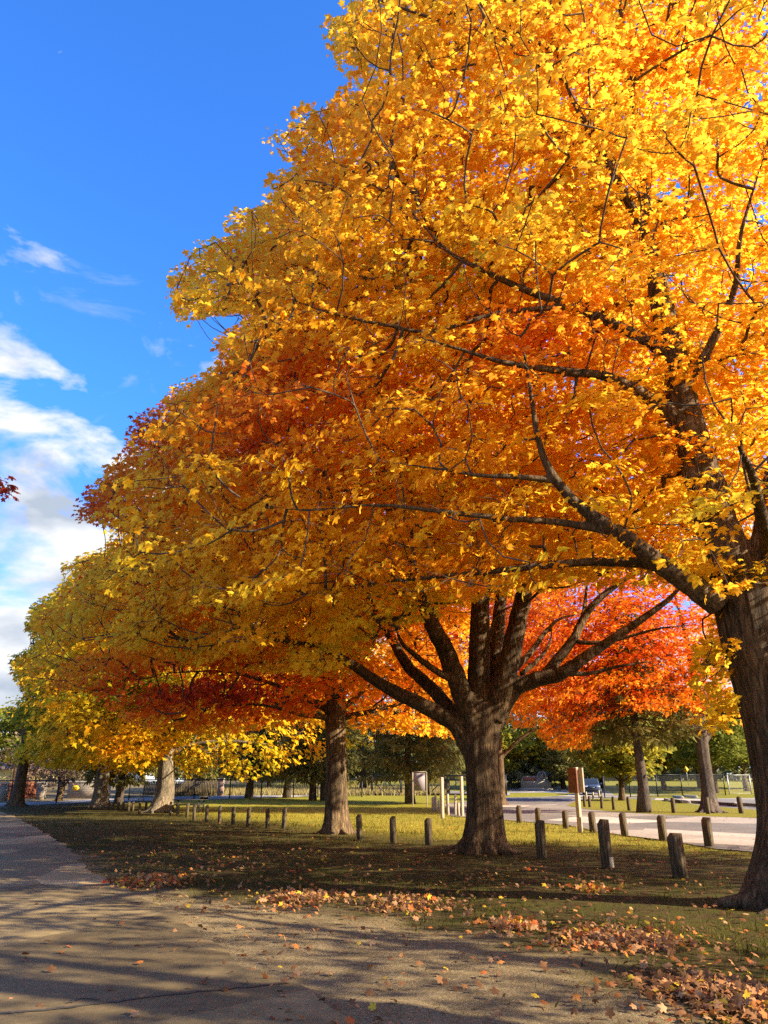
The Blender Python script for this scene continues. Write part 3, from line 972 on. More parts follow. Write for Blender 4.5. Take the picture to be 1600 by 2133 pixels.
# ---- straight-trunked maple behind it
YC = 28.55
C0_ = ground(702, 1735)
skC = [
    ([np.array([C0_[0], C0_[1], -0.3]), at(701, 1722, YC), at(700, 1660, YC), at(699, 1560, YC), at(697, 1480, YC), at(697, 1380, YC), at(700, 1240, YC), at(690, 1100, YC), at(690, 900, YC), at(690, 760, YC)],
     [0.42, 0.40, 0.37, 0.35, 0.37, 0.33, 0.29, 0.22, 0.13, 0.05]),
    px_path([(690, 1495), (655, 1492), (625, 1488), (590, 1478), (540, 1468), (480, 1470), (420, 1476)], [28.5, 28, 27.6, 27.2, 26.7, 26.2, 25.8], [.12, .10, .085, .07, .055, .04, .02]),
    px_path([(705, 1498), (745, 1488), (790, 1478), (835, 1465), (880, 1440)], [28.5, 28.4, 28.3, 28.2, 28], [.13, .11, .09, .07, .03]),
    px_path([(685, 1480), (650, 1462), (620, 1445), (570, 1425), (480, 1400), (380, 1400), (290, 1410)], [28.5, 28.3, 28.1, 27.8, 27.4, 27, 26.6], [.13, .11, .10, .08, .06, .04, .02]),
    px_path([(708, 1480), (745, 1450), (775, 1425), (820, 1400)], [28.6, 28.9, 29.3, 29.8], [.12, .10, .07, .03]),
    px_path([(690, 1430), (665, 1390), (630, 1330), (560, 1240), (450, 1140), (330, 1060)], [28.5, 28.3, 28, 27.8, 27.6, 27.4], [.17, .15, .13, .10, .07, .03]),
    px_path([(703, 1430), (730, 1380), (770, 1320), (840, 1230), (920, 1120)], [28.6, 28.7, 28.9, 29.2, 29.6], [.16, .14, .12, .09, .03]),
    px_path([(695, 1260), (640, 1150), (560, 1020), (450, 900), (350, 850)], [28.5, 28.3, 28, 27.8, 27.6], [.14, .12, .09, .06, .02]),
]


def tintC(P, rng):
    return (0.52 + 0.11 * noise3(P, 4.0, 41) + 0.05 * noise3(P, 1.6, 42) + rng.normal(0, 0.035, len(P))
            + hot(P, [(400, 1430, 260, 62, 0.46), (200, 1210, 100, 40, .25), (190, 1060, 90, 50, 0.56), (310, 860, 80, 60, 0.54), (230, 1190, 90, 45, 0.30), (330, 1260, 110, 45, 0.12), (760, 1450, 120, 60, 0.12), (560, 1450, 140, 40, 0.1)]))


lowC = [(-100, 1430), (170, 1440), (260, 1500), (360, 1540), (560, 1520), (660, 1490), (700, 1440), (716, 1500), (740, 1520), (960, 1540), (985, 1440), (990, 1230), (1600, 1200)]
maple('maple_tree', 'orange maple with a straight sunlit trunk and a low red bough on its left', (C0_[0], C0_[1], 0), skC, (-3.0, 28.4, 10.0), (11.5, 8.5, 12), 3.2,
      2300, 34, 0.15, 'near', tintC, crown_reject(lowC, False), 303, r_cluster=0.70, voxel=0.045, cell=(.8, .8, 0.42), barkmat=M['bark_mid'], group='maples lining the path', r0=0.009, carve=(2.2, -.05), see_limbs=(1, 7), thin=lambda P: np.where((P[:, 2] > 12) & (P[:, 0] > -7), .5, 1))

# ---- maples farther along the path
YD = 48.61
E0 = ground(208, 1681)
D0 = ground(335, 1692)
skD = [([np.array([D0[0], D0[1], -0.3]), at(337, 1684, YD), at(344, 1650, YD), at(347, 1600, YD), at(352, 1540, YD), at(352, 1420, YD), at(345, 1280, YD), at(340, 1150, YD)], [0.62, 0.6, 0.52, 0.48, 0.46, 0.36, 0.2, 0.06]),
       px_path([(348, 1570), (300, 1545), (240, 1535), (160, 1540)], [48.6, 48, 47.5, 47], [.22, .17, .11, .04]),
       px_path([(355, 1575), (400, 1555), (470, 1545), (560, 1550)], [48.6, 48.2, 47.6, 47], [.24, .2, .13, .05]),
       px_path([(350, 1530), (290, 1450), (210, 1380), (140, 1330)], [48.6, 48.4, 48, 47.6], [.24, .19, .12, .04]),
       px_path([(354, 1530), (430, 1450), (520, 1400), (600, 1380)], [48.6, 48.8, 49, 49.3], [.24, .19, .12, .04])]


def sun_lane(b):
    # low light that reaches the trunk from the open lawn: no boughs hang in that lane
    def f(px, py, d, P):
        u = P[:, 0] - b[0]
        return (u > -.5) & (np.abs(P[:, 1] - (b[1] - .31 * u)) < 1.8) & (P[:, 2] < 3.4 + .56 * u)
    return f


def tintD(P, rng):
    return (0.34 + 0.09 * noise3(P, 5.0, 51) + 0.06 * noise3(P, 2.0, 52) + rng.normal(0, 0.04, len(P))
            + hot(P, [(270, 1430, 110, 50, -0.26), (250, 1500, 130, 30, 0.05), (600, 1560, 120, 50, -0.02), (120, 1530, 120, 30, 0.08), (420, 1600, 40, 30, -0.06)]))


lowD = [(-100, 1560), (90, 1585), (200, 1590), (235, 1595), (290, 1618), (315, 1590), (362, 1585), (400, 1625), (440, 1600), (520, 1630), (560, 1622), (600, 1600), (670, 1585), (700, 1560), (1600, 1500)]
maple('maple_tree', 'yellow and green maple with a leaning sunlit trunk behind the row of small posts', (D0[0], D0[1], D0[2]), skD, (-11.5, 48.4, 9.5), (12, 8.5, 10), 2.2,
      1500, 50, 0.25, 'mid', tintD, crown_reject(lowD, False, lambda px, py, d, P: sun_lane(D0)(px, py, d, P) | (sun_lane(E0)(px, py, d, P) & (P[:, 2] < 7))), 404, r_cluster=1.1, voxel=0.06, cell=(1.3, 1.3, 0.6), barkmat=M['bark_pale'], group='maples lining the path', r0=0.009, sides=4)

YE = 59.39
skE = [([np.array([E0[0], E0[1], -0.3]), at(208, 1672, E0[1]), at(211, 1640, E0[1]), at(217, 1590, E0[1]), at(220, 1520, E0[1]), at(215, 1400, E0[1]), at(205, 1260, E0[1])], [0.62, 0.56, 0.46, 0.42, 0.38, 0.26, 0.08]),
       px_path([(216, 1580), (180, 1555), (120, 1545)], [E0[1]] * 3, [.2, .14, .05]),
       px_path([(220, 1560), (260, 1530), (310, 1510)], [E0[1]] * 3, [.2, .14, .05]),
       px_path([(219, 1520), (160, 1440), (100, 1390)], [E0[1]] * 3, [.2, .14, .05]),
       px_path([(216, 1420), (250, 1340), (270, 1260)], [E0[1]] * 3, [.18, .12, .05])]


def tintE(P, rng):
    return (0.33 + 0.10 * noise3(P, 4.0, 61) + 0.05 * noise3(P, 2.0, 62) + rng.normal(0, 0.04, len(P))
            + hot(P, [(110, 1370, 80, 50, -0.14), (140, 1270, 70, 30, 0.04), (80, 1420, 60, 30, 0.14), (110, 1480, 80, 30, -0.12), (60, 1500, 60, 40, -0.1), (220, 1600, 40, 20, 0.14)]))


lowE = [(-100, 1590), (60, 1590), (110, 1600), (190, 1605), (198, 1612), (232, 1622), (250, 1618), (300, 1600), (1600, 1560)]
maple('maple_tree', 'amber maple with a pale flared trunk in front of the block wall', (E0[0], E0[1], E0[2]), skE, (E0[0], E0[1], 10.5), (9.5, 8, 10.5), 2.4,
      1100, 46, 0.28, 'mid', tintE, crown_reject(lowE, False, sun_lane(E0)), 505, r_cluster=1.2, voxel=0.07, cell=(1.4, 1.4, 0.65), barkmat=M['bark_pale'], group='maples lining the path', r0=0.009, sides=4)

F0 = ground(32, 1679)
skF = [([np.array([F0[0], F0[1], -0.3]), at(34, 1672, F0[1]), at(42, 1630, F0[1]), at(50, 1580, F0[1]), at(55, 1520, F0[1]), at(60, 1440, F0[1]), at(65, 1340, F0[1])], [0.5, 0.46, 0.40, 0.36, 0.3, 0.2, 0.06]),
       px_path([(51, 1570), (90, 1545), (120, 1540)], [F0[1]] * 3, [.16, .1, .04]),
       px_path([(54, 1540), (30, 1500), (10, 1480)], [F0[1]] * 3, [.16, .1, .04])]
maple('maple_tree', 'thin olive-green maple with a dark leaning trunk nearest the left edge', (F0[0], F0[1], F0[2]), skF, (F0[0] + 1.2, F0[1], 10), (6.5, 6.5, 8), 4.2,
      420, 40, 0.28, 'mid', lambda P, rng: 0.16 + 0.12 * noise3(P, 4, 71) + rng.normal(0, 0.05, len(P)), crown_reject([(-100, 1540), (60, 1560), (200, 1590), (1600, 1590)], False), 606, r_cluster=1.2, voxel=0.07, cell=(1.4, 1.4, 0.65), group='maples lining the path', r0=0.009, sides=4)

# ---- next maple of the row, beside the camera and mostly out of the frame: its boughs reach into the upper right
Z0 = np.array([11.8, 2.6, 0])
zt = lambda x, y, z: Z0 + np.array([x, y, z])
skZ = [([zt(0, 0, -0.3), zt(0, 0, .3), zt(0, .1, 1.8), zt(-.1, .1, 3.4), zt(-.2, .2, 6), zt(-.2, .4, 10), zt(0, .5, 15)], [.6, .56, .5, .48, .36, .2, .05]),
       ([zt(0, 0, 3), zt(-1.5, .8, 4.8), zt(-3, 2, 6.5), zt(-5, 3.4, 8.2)], [.24, .2, .12, .03]),
       ([zt(0, 0, 3.2), zt(.8, 1.6, 5), zt(.8, 3.4, 7.2), zt(0.5, 5, 9)], [.24, .2, .12, .03]),
       ([zt(0, 0, 3), zt(1.8, -.6, 5), zt(4, -1.5, 7)], [.24, .18, .04]),
       ([zt(0, 0, 3.4), zt(-1, -1.5, 5.2), zt(-2, -3.5, 7.4)], [.22, .17, .04])]
maple('maple_tree', 'orange maple standing outside the frame whose boughs hang in the upper right corner', Z0, skZ, (11.4, 3.2, 9.6), (7.6, 5.6, 7.5), 3.4,
      230, 46, 0.15, 'mid', lambda P, rng: 0.52 + 0.1 * noise3(P, 4, 81) + rng.normal(0, 0.04, len(P)),
      crown_reject([(-200, 500), (1200, 0), (1480, 120), (1600, 500), (1700, 900)], True, lambda px, py, d, P: ((d < 6.5) | (px < 1350)) & (px < 1700) & (py > -100) & (P[:, 1] > 0)), 707, r_cluster=0.8, voxel=0.06, cell=(1.1, 1.1, 0.55), group='maples lining the path', carve=(4.0, 0.0))

# ---- red maples across the grass
Q0 = ground(1478, 1693)
yq = Q0[1]
skQ = [([np.array([Q0[0], Q0[1], -0.3]), at(1478, 1684, yq), at(1474, 1640, yq), at(1466, 1580, yq), at(1460, 1530, yq), at(1450, 1440, yq), at(1430, 1330, yq), at(1400, 1220, yq)], [.52, .46, .37, .35, .36, .27, .15, .05]),
       px_path([(1463, 1550), (1480, 1525), (1500, 1490), (1530, 1440)], [yq] * 4, [.2, .18, .13, .05]),
       px_path([(1455, 1500), (1390, 1440), (1310, 1400), (1200, 1390)], [yq, yq - .5, yq - 1, yq - 1.5], [.2, .15, .1, .03]),
       px_path([(1450, 1440), (1380, 1350), (1280, 1290), (1180, 1250)], [yq] * 4, [.18, .14, .09, .03]),
       px_path([(1458, 1520), (1380, 1490), (1280, 1480), (1170, 1510)], [yq, yq - 1, yq - 2, yq - 2.5], [.16, .12, .07, .02])]


def exQ(px, py, d, P):
    return ((px > 1235) & (px < 1300) & (py > 1500)) | ((px < 1120) & (py > 1515))


maple('maple_tree', 'fiery red maple with a grey leaning forked trunk on the grass island', (Q0[0], Q0[1], Q0[2]), skQ, (13.6, yq, 8.6), (8.4, 6, 7.5), 3.0,
      1100, 46, 0.21, 'mid', lambda P, rng: 0.74 + 0.10 * noise3(P, 3.5, 91) + rng.normal(0, 0.035, len(P)) + hot(P, [(1180, 1545, 90, 30, -0.10), (1080, 1470, 80, 60, -0.12), (1500, 1480, 60, 60, -0.1)]),
      crown_reject([(-100, 1500), (1040, 1500), (1100, 1530), (1150, 1560), (1232, 1562), (1250, 1500), (1300, 1490), (1400, 1490), (1420, 1470), (1440, 1500), (1470, 1490), (1540, 1540), (1600, 1540)], False, exQ), 808, r_cluster=0.95, voxel=0.06, cell=(1.1, 1.1, 0.55), barkmat=M['bark_spruce'], r0=0.010, sides=4, shell=0.5, carve=(1.8, .05), see_limbs=(1, 6))

W0 = np.array([ground(1012, 1668)[0], 63.0, terr(63.0)])
skW = [([W0 + np.array([0, 0, -.3]), W0 + np.array([0, 0, .3]), W0 + np.array([.1, 0, 3]), W0 + np.array([0, .2, 7]), W0 + np.array([-.3, 0, 13])], [.45, .4, .34, .25, .06]),
       ([W0 + np.array([0, 0, 3]), W0 + np.array([-2, -.5, 5]), W0 + np.array([-5, -1, 6.6])], [.18, .14, .03]),
       ([W0 + np.array([0, 0, 3.2]), W0 + np.array([2, -.5, 5]), W0 + np.array([5, -1, 6.6])], [.18, .14, .03])]
maple('maple_tree', 'orange-red maple glowing behind the forked limbs of the middle maple', W0, skW, (W0[0], 63, 10.5), (8.5, 6, 8.5), 5.0,
      600, 46, 0.30, 'mid', lambda P, rng: 0.72 + 0.12 * noise3(P, 4, 96) + rng.normal(0, 0.04, len(P)),
      crown_reject([(-100, 1450), (1050, 1480), (1100, 1490), (1130, 1480), (1600, 1400)], False, lambda px, py, d, P: (px < 720)), 909, r_cluster=1.2, voxel=0.08, cell=(1.4, 1.4, 0.7), r0=0.009, sides=4)


# ---- tree outside the right edge; its shade lies over the posts and the middle trunk
X0 = np.array([17.6, 14.8, 0.0])
xt = lambda x, y, z: X0 + np.array([x, y, z])
skX = [([xt(0, 0, -.3), xt(0, 0, .3), xt(0, 0, 2), xt(.1, 0, 4.5), xt(0, 0, 7.5), xt(0, .2, 11)], [.36, .33, .28, .22, .13, .03]),
       ([xt(0, 0, 2.6), xt(-1.4, .4, 4), xt(-3, .7, 5)], [.13, .09, .03]),
       ([xt(0, 0, 3.0), xt(1.4, .6, 4.6), xt(3, .9, 6)], [.13, .09, .03]),
       ([xt(0, 0, 3.4), xt(.2, -1.6, 5), xt(.5, -3.2, 6.5)], [.12, .08, .03])]
maple('maple_tree', 'young rounded amber maple right of the frame, shading the nearest posts', X0, skX, (17.6, 14.8, 7.2), (4.6, 5.4, 5.6), 2.2,
      420, 40, 0.17, 'mid', lambda P, rng: 0.5 + 0.1 * noise3(P, 4, 88) + rng.normal(0, 0.04, len(P)), lambda P, size: project(P)[0] < 1640, 1111, r_cluster=0.8, voxel=0.06,
      cell=(1, 1, .5), group='maples lining the path')

# ---- dark tree outside the left edge, one thin bough of it shows
L0 = np.array([-10.4, 12.5, 0.0])
lt = lambda x, y, z: L0 + np.array([x, y, z])
skL = [([lt(0, 0, -.3), lt(0, 0, .2), lt(0, 0, 2), lt(.1, 0, 4.2), lt(0, 0, 6.5), lt(0, .2, 9)], [.26, .24, .2, .16, .1, .03]),
       ([lt(.05, 0, 3.6), lt(1.4, .2, 4.9), lt(2.9, .3, 5.9), at(22, 1010, 13.0)], [.09, .06, .03, .012]),
       ([lt(0, 0, 4.2), lt(-1.2, .8, 5.8), lt(-2.4, 1.2, 7)], [.08, .05, .015]),
       ([lt(0, 0, 5), lt(.9, 1.0, 6.5), lt(1.5, 1.6, 7.5)], [.07, .04, .012])]


def rejL(P, size):
    px, py, d = project(P)
    return (px > 34) | ((px > -14) & ((py < 985) | (py > 1052)))


maple('maple_tree', 'dark crimson tree left of the path whose single bough tip enters the left edge', L0, skL, (-9.6, 12.7, 7.0), (3.4, 2.6, 2.6), 4.4,
      130, 26, 0.10, 'near', lambda P, rng: 0.97 + 0 * P[:, 0], rejL, 1010, r_cluster=0.34, voxel=0, cell=(.5, .5, .35), r0=0.006, roots=5, carve=(1.5, -.4),
      extra_clusters=np.array([at(x, y, 13.0) for x, y in ((2, 1000), (14, 1012), (24, 1030), (8, 1030), (30, 1042), (0, 1020))]))

# ------------------------------------------------------------------ wooden posts
def post_mesh():
    mb = MB()
    w, h, c = 0.1, 1.0, 0.11
    V = [(-w, -w, -0.35), (w, -w, -0.35), (w, w, -0.35), (-w, w, -0.35),
         (-w, -w, h - c), (w, -w, h - 0.012), (w, w, h - 0.012), (-w, w, h - c), (-w * 0.05, -w, h), (-w * 0.05, w, h)]
    mb.add(V, [(3, 2, 1, 0), (0, 1, 5, 8, 4), (1, 2, 6, 5), (2, 3, 7, 9, 6), (3, 0, 4, 7), (4, 8, 9, 7), (8, 5, 6, 9)])
    return mb.mesh('wooden_post', M['post'])


POST = post_mesh()


def put_post(x, yb, yt, wpx, rz, label, group, lean=0.0, pale=False, me=None):
    p = ground(x, yb)
    d = depth(p)
    top = at(x, yt, p[1])
    o = link('wooden_post', POST)
    o.location = p
    s = wpx * d / FOC / 0.2 * 0.74
    o.scale = (s, s, top[2] - p[2])
    o.rotation_euler = (random.uniform(-.045, .045), lean + random.uniform(-.045, .045), R(rz))
    if pale:
        o.material_slots[0].link = 'OBJECT'
        o.material_slots[0].material = M['pale_post']
    tag(o, label, 'post', group)
    return o


G1 = 'wooden posts edging the shady grass'
near = [(1417, 1825, 1735, 30, 24, 'stout wooden post, closest of all to the leaning trunk at the right edge'),
        (1266, 1805, 1706, 24, 20, 'tall wooden post with a pale patched foot between the two big trunks'),
        (1129, 1785, 1708, 22, 12, 'dark wooden post just right of the thick forked trunk'),
        (893, 1758, 1704, 16, 20, 'dark wooden post just left of the thick forked trunk'),
        (819, 1754, 1700, 14, 20, 'middle of the three dark posts between the straight trunk and the forked trunk'),
        (749, 1748, 1696, 13, 20, 'dark wooden post just right of the straight sunlit trunk')]
for x, yb, yt, w, rz, lb in near:
    o = put_post(x, yb, yt, w, rz, lb, G1)
    if 'patched' in lb:
        MB().box((.052, -.02, .07), (.11, .172, .26)).build('foot_patch', M['cream'], o)
ordn = ['first', 'second', 'third', 'fourth', 'fifth', 'sixth', 'seventh', 'eighth', 'ninth', 'tenth', 'eleventh']
left = [(591, 1725, 1682), (557, 1723, 1684), (516, 1720, 1681), (485, 1717, 1680), (457, 1714, 1678), (430, 1711, 1676), (404, 1707, 1675), (389, 1702, 1673), (370, 1699, 1672), (354, 1697, 1670)]
for i, (x, yb, yt) in enumerate(left):
    put_post(x, yb, yt, 10.2 - 0.42 * i, 25, '%s wooden post leftward from the straight sunlit trunk, %s' % (ordn[i], 'dark against bright grass' if i < 7 else 'beside the flared pale trunk'), G1)
far = [(304, 1697, 1686), (290, 1696, 1671), (276, 1690, 1670), (267, 1689, 1670), (256, 1687, 1670), (246, 1686, 1671), (235, 1687, 1672), (226, 1686, 1672)]
for i, (x, yb, yt) in enumerate(far):
    if i == 0:
        yb, yt = 1687, 1671
    put_post(x, yb, yt, 6.4, 25, 'small far wooden post, %s leftward from the pale flared trunk beside the picnic table' % ordn[i], G1)
G2 = 'wooden posts edging the road'
row2 = [(1082, 1713.6, 1678, 11), (1122, 1716, 1682.5, 12), (1179, 1725.6, 1688, 12.5), (1236, 1733, 1690.6, 14), (1302, 1740, 1693, 14.5), (1382, 1750.7, 1698, 17), (1478, 1763.4, 1702, 19)]
lab2 = ['sunlit pale-sided wooden post at the road edge, first right of the forked trunk', 'sunlit road-edge post half hidden behind a dark nearer post', 'sunlit road-edge post just left of the tall signboard post',
        'road-edge post just right of the tall signboard post', 'leaning road-edge post with bare twigs at its foot', 'leaning slant-topped road-edge post left of the purple shaded asphalt', 'leaning road-edge post in front of the purple shaded asphalt, by the right trunk']
for (x, yb, yt, w), lb in zip(row2, lab2):
    put_post(x, yb, yt, w, 40 if x < 1200 else 32, lb, G2, lean=-0.035 if x > 1280 else 0)
G3 = 'wooden posts on the grass island'
row3 = [(1218, 1681, 1657, 5.5), (1229, 1682, 1658, 6), (1254, 1684.7, 1657.5, 6), (1279, 1687.5, 1659, 6.5), (1311, 1689, 1660, 7), (1354, 1691, 1661, 8.5), (1404, 1694, 1662, 8.5), (1476, 1696, 1661, 8.5), (1545, 1695, 1659, 10)]
lab3 = ['small yellowed post at the tip of the grass island, nearest the signboard post', 'second small post from the tip of the grass island', 'third small post from the tip of the grass island', 'fourth small post from the tip of the grass island, left of the spruce trunk',
        'dark post on the grass island just left of the spruce trunk', 'dark post standing against the foot of the spruce trunk', 'post on the grass island midway between spruce trunk and grey leaning trunk',
        'pale post standing in front of the grey leaning forked trunk', 'post on the grass island between grey leaning trunk and the huge right trunk']
for (x, yb, yt, w), lb in zip(row3, lab3):
    put_post(x, yb, yt, w, 30, lb, G3)
G4 = 'pale posts on the drive near the parked car'
for (x, yb, yt), lb in zip([(1222, 1664, 1649), (1236, 1665, 1650), (1249, 1662, 1646)], ['short pale post in front of the car, under its left headlamp', 'short pale post in front of the car grille', 'short pale post in front of the car by its right wheel']):
    put_post(x, yb, yt, 4, 20, lb, G4, pale=True)
G5 = 'pale posts beside the grey board'
for (x, yb, yt, w), lb in zip([(902, 1689, 1660, 6), (908, 1688, 1657, 5), (913, 1691, 1666, 4), (917.5, 1690, 1655, 4), (933.5, 1697, 1654, 6), (948.5, 1697, 1655, 5), (955, 1699, 1672, 6)],
                              ['wide pale post, leftmost of the cluster right of the grey board', 'pale post right behind the leftmost one of the cluster by the grey board', 'low pale post third in the cluster right of the grey board', 'slender pale post just left of the tall thin sign post',
                               'pale post just right of the tall thin sign post', 'greyish post nearest to the left side of the forked trunk but one', 'low pale post touching the left side of the forked trunk']):
    put_post(x, yb, yt, w, 30, lb, G5, pale=True)
for (x, yb, yt), lb in zip([(922, 1704, 1619), (963.5, 1700, 1617)], ['tall thin timber post standing among the cluster of low pale posts', 'tall thin timber post close against the left side of the forked trunk']):
    p = ground(x, yb)
    h = at(x, yt, p[1])[2] - p[2]
    mb = MB()
    mb.box((0, 0, h / 2 - 0.2), (0.14, 0.14, h + 0.4))
    o = mb.build('tall_post', M['pale_post'], bevel=0.012)
    o.location = p
    o.rotation_euler[2] = R(30)
    tag(o, lb, 'post', 'tall thin timber posts')

# ------------------------------------------------------------------ signs and boards
p = ground(875, 1680)
r = empty('notice_board', p)
tag(r, 'back of a grey notice board carried by two pale posts on the lawn', 'notice board')
d = depth(p)
k = d / FOC
MB().box((0, 0, (1680 - 1630.5) * k), (27 * k, 0.05, 37 * k)).build('board', M['grey_board'], r)
MB().box((0, 0, (1680 - 1611.5) * k + 0.0), (29 * k, 0.12, 0.05)).build('board_cap', M['pale_post'], r)
for s in (-1, 1):
    MB().box((s * 14.6 * k, 0.0, (1680 - 1612) * k / 2 - 0.15), (2.6 * k, 0.1, (1680 - 1612) * k + 0.3)).build('post', M['pale_post'], r, bevel=0.008)

p = ground(1209, 1732)
k = depth(p) / FOC
r = empty('trail_sign', p, R(-48))
tag(r, 'tall pale timber signpost with brown panel seen edge on beside the road', 'sign')
h = (1732 - 1605) * k
MB().box((0, 0, h / 2 - 0.2), (0.14, 0.14, h + 0.4)).build('post', M['pale_post'], r, bevel=0.01)
MB().box((-0.08, -0.105, h - 0.46), (0.38, 0.06, 0.84)).build('brown_panel', M['brown_wood'], r, bevel=0.006)
MB().box((0.06, 0.11, h - 0.44), (0.34, 0.07, 0.84)).build('pale_panel', M['pale_post'], r, bevel=0.006)

# park entrance monument with a wheel
p = ground(1116, 1645)
k = depth(p) / FOC
r = empty('entrance_sign', p, R(-4))
tag(r, 'grey plank entrance sign with a wheel on its shoulder across the road', 'sign')
W = 60 * k / 2
H1 = 27 * k
mb = MB().prism([(-W, 0), (W, 0), (W, H1 * .55), (W * .78, H1 * .8), (W * .2, H1), (-W * .82, H1), (-W, H1 * .66)], -0.3, 0.3)
mb.build('plank_wall', M['sign_stone'], r)
MB().box((0, 0, 0.04), (W * 2.25, 1.1, 0.3)).build('plinth', M['concrete'], r)
MB().box((-W * .38, -0.33, H1 * .80), (W * .92, 0.06, H1 * .27)).build('name_board', M['sign_red'], r)
MB().box((-W * .36, -0.33, H1 * .55), (W * .78, 0.06, H1 * .10)).build('plaque', M['cream'], r)


def wheel_ring(cx, y, cz, R_, tube, mb, n=20):
    for i in range(n):
        a, b_ = 6.2832 * i / n, 6.2832 * (i + 1) / n
        mb.bar((cx + R_ * math.cos(a), y, cz + R_ * math.sin(a)), (cx + R_ * math.cos(b_), y, cz + R_ * math.sin(b_)), tube)


for j, (dy, dx) in enumerate(((-0.38, 0.0), (0.1, 0.22))):
    mb = MB()
    wheel_ring(W * .44 + dx, dy, H1 * 1.0, 8.6 * k, 0.10, mb)
    for i in range(5):
        a = math.pi * i / 5
        mb.bar((W * .44 + dx - 8.4 * k * math.cos(a), dy, H1 - 8.4 * k * math.sin(a)), (W * .44 + dx + 8.4 * k * math.cos(a), dy, H1 + 8.4 * k * math.sin(a)), 0.05)
    mb.build('wheel', M['grey_metal'], r)

# yellow warning sign far behind the fence
yy = 118.0
p = at(1436, 1640, yy)
p[2] = terr(yy)
r = empty('warning_sign', p)
tag(r, 'small yellow diamond crossing sign on a grey pole beyond the fence', 'sign')
top = at(1429, 1603, yy)
k = depth(top) / FOC
tx = top[0] - p[0]
tz = top[2] - p[2]
MB().cyl((0, 0.03, -0.2), (tx, 0.03, tz + 4 * k), 0.045, 8).build('pole', M['grey_metal'], r)
s = 6.9 * k
mb = MB().prism([(tx - s * .8, tz), (tx, tz - s), (tx + s * .8, tz), (tx, tz + s)], -0.04, 0.0)
mb.build('diamond_panel', M['yellow_sign'], r)
mb = MB()
mb.bar((tx + .04, -.055, tz + s * .12), (tx + .02, -.055, tz - s * .12), 0.13, 0.02)
mb.bar((tx + .02, -.055, tz - s * .1), (tx - .12, -.055, tz - s * .42), 0.07, 0.02)
mb.bar((tx + .02, -.055, tz - s * .1), (tx + .12, -.055, tz - s * .42), 0.07, 0.02)
mb.bar((tx + .03, -.055, tz + s * .1), (tx - .14, -.055, tz - s * .02), 0.06, 0.02)
mb.bar((tx + .0, -.055, tz + s * .30), (tx + .1, -.055, tz + s * .30), 0.1, 0.02)
mb.build('walking_figure', M['sign_black'], r)


# ------------------------------------------------------------------ fences and gates
def chain_fence(name, label, pts, top_h, frame, wire, post_r=0.045, barbed=False, group=None):
    P = [np.array(p) for p in pts]
    r = empty(name, P[0])
    tag(r, label, 'fence', group)
    for q in P:
        l = q - P[0]
        mb = MB().cyl((l[0], l[1], l[2] - 0.2), (l[0], l[1], l[2] + top_h + 0.03), post_r * 1.3, 8)
        if barbed:
            mb.bar((l[0], l[1], l[2] + top_h), (l[0], l[1] - 0.25, l[2] + top_h + 0.32), 0.04)
        mb.build('post', frame, r)
    mb = MB()
    for a, b_ in zip(P[:-1], P[1:]):
        a, b_ = a - P[0], b_ - P[0]
        mb.cyl(a + [0, 0, top_h], b_ + [0, 0, top_h], 0.035, 6)
        mb.cyl(a + [0, 0, 0.06], b_ + [0, 0, 0.06], 0.012, 5)
        if barbed:
            for q in range(3):
                o_ = np.array([0, -0.08 * (q + 1), top_h + 0.1 * (q + 1)])
                mb.cyl(a + o_, b_ + o_, 0.008, 4)
    mb.build('rail', frame, r)
    mb = MB()
    for a, b_ in zip(P[:-1], P[1:]):
        a, b_ = a - P[0], b_ - P[0]
        mb.add([a + [0, 0.04, 0.06], b_ + [0, 0.04, 0.06], b_ + [0, 0.04, top_h], a + [0, 0.04, top_h]], [(0, 1, 2, 3)])
    mb.build('wire_mesh', wire, r)
    return r


chain_fence('chain_link_fence', 'long black chain link fence running along the far road on the left', [ground(x, y) for x, y in ((-160, 1681), (-70, 1677), (20, 1674), (117, 1673), (199, 1669), (268, 1667), (330, 1666), (404, 1665), (478, 1663.5), (544, 1662.5), (611, 1661.5), (662, 1661), (715, 1660), (754, 1660))], 1.72, M['black_metal'], M['link_black'])
chain_fence('chain_link_fence', 'black chain link fence behind the spruce trunk on the right', [ground(x, y) for x, y in ((1260, 1662), (1314, 1661), (1371, 1660), (1423, 1659.5), (1475, 1658), (1512, 1657))], 2.1, M['black_metal'], M['link_black'])
chain_fence('chain_link_fence', 'pale grey chain link fence beside the huge right trunk', [ground(x, y) for x, y in ((1520, 1655), (1566, 1654), (1640, 1653), (1720, 1653))], 2.0, M['grey_metal'], M['link_grey'], 0.05)
chain_fence('security_fence', 'grey barbed wire chain link fence behind the entrance sign', [ground(x, y) for x, y in ((1052, 1642), (1081, 1642), (1109, 1642), (1155, 1641.5), (1177, 1641.5), (1210, 1641))], 1.55, M['grey_metal'], M['link_grey'], 0.05, True)
chain_fence('security_fence', 'grey chain link fence at the back of the dry grass field', [ground(x, y) for x, y in ((470, 1643), (520, 1643), (570, 1642.5), (620, 1642.5), (670, 1642), (727, 1642), (747, 1642), (800, 1642), (850, 1641.5), (900, 1641.5), (950, 1641.5), (1000, 1641.5))], 1.35, M['grey_metal'], M['link_grey'], 0.05, True)


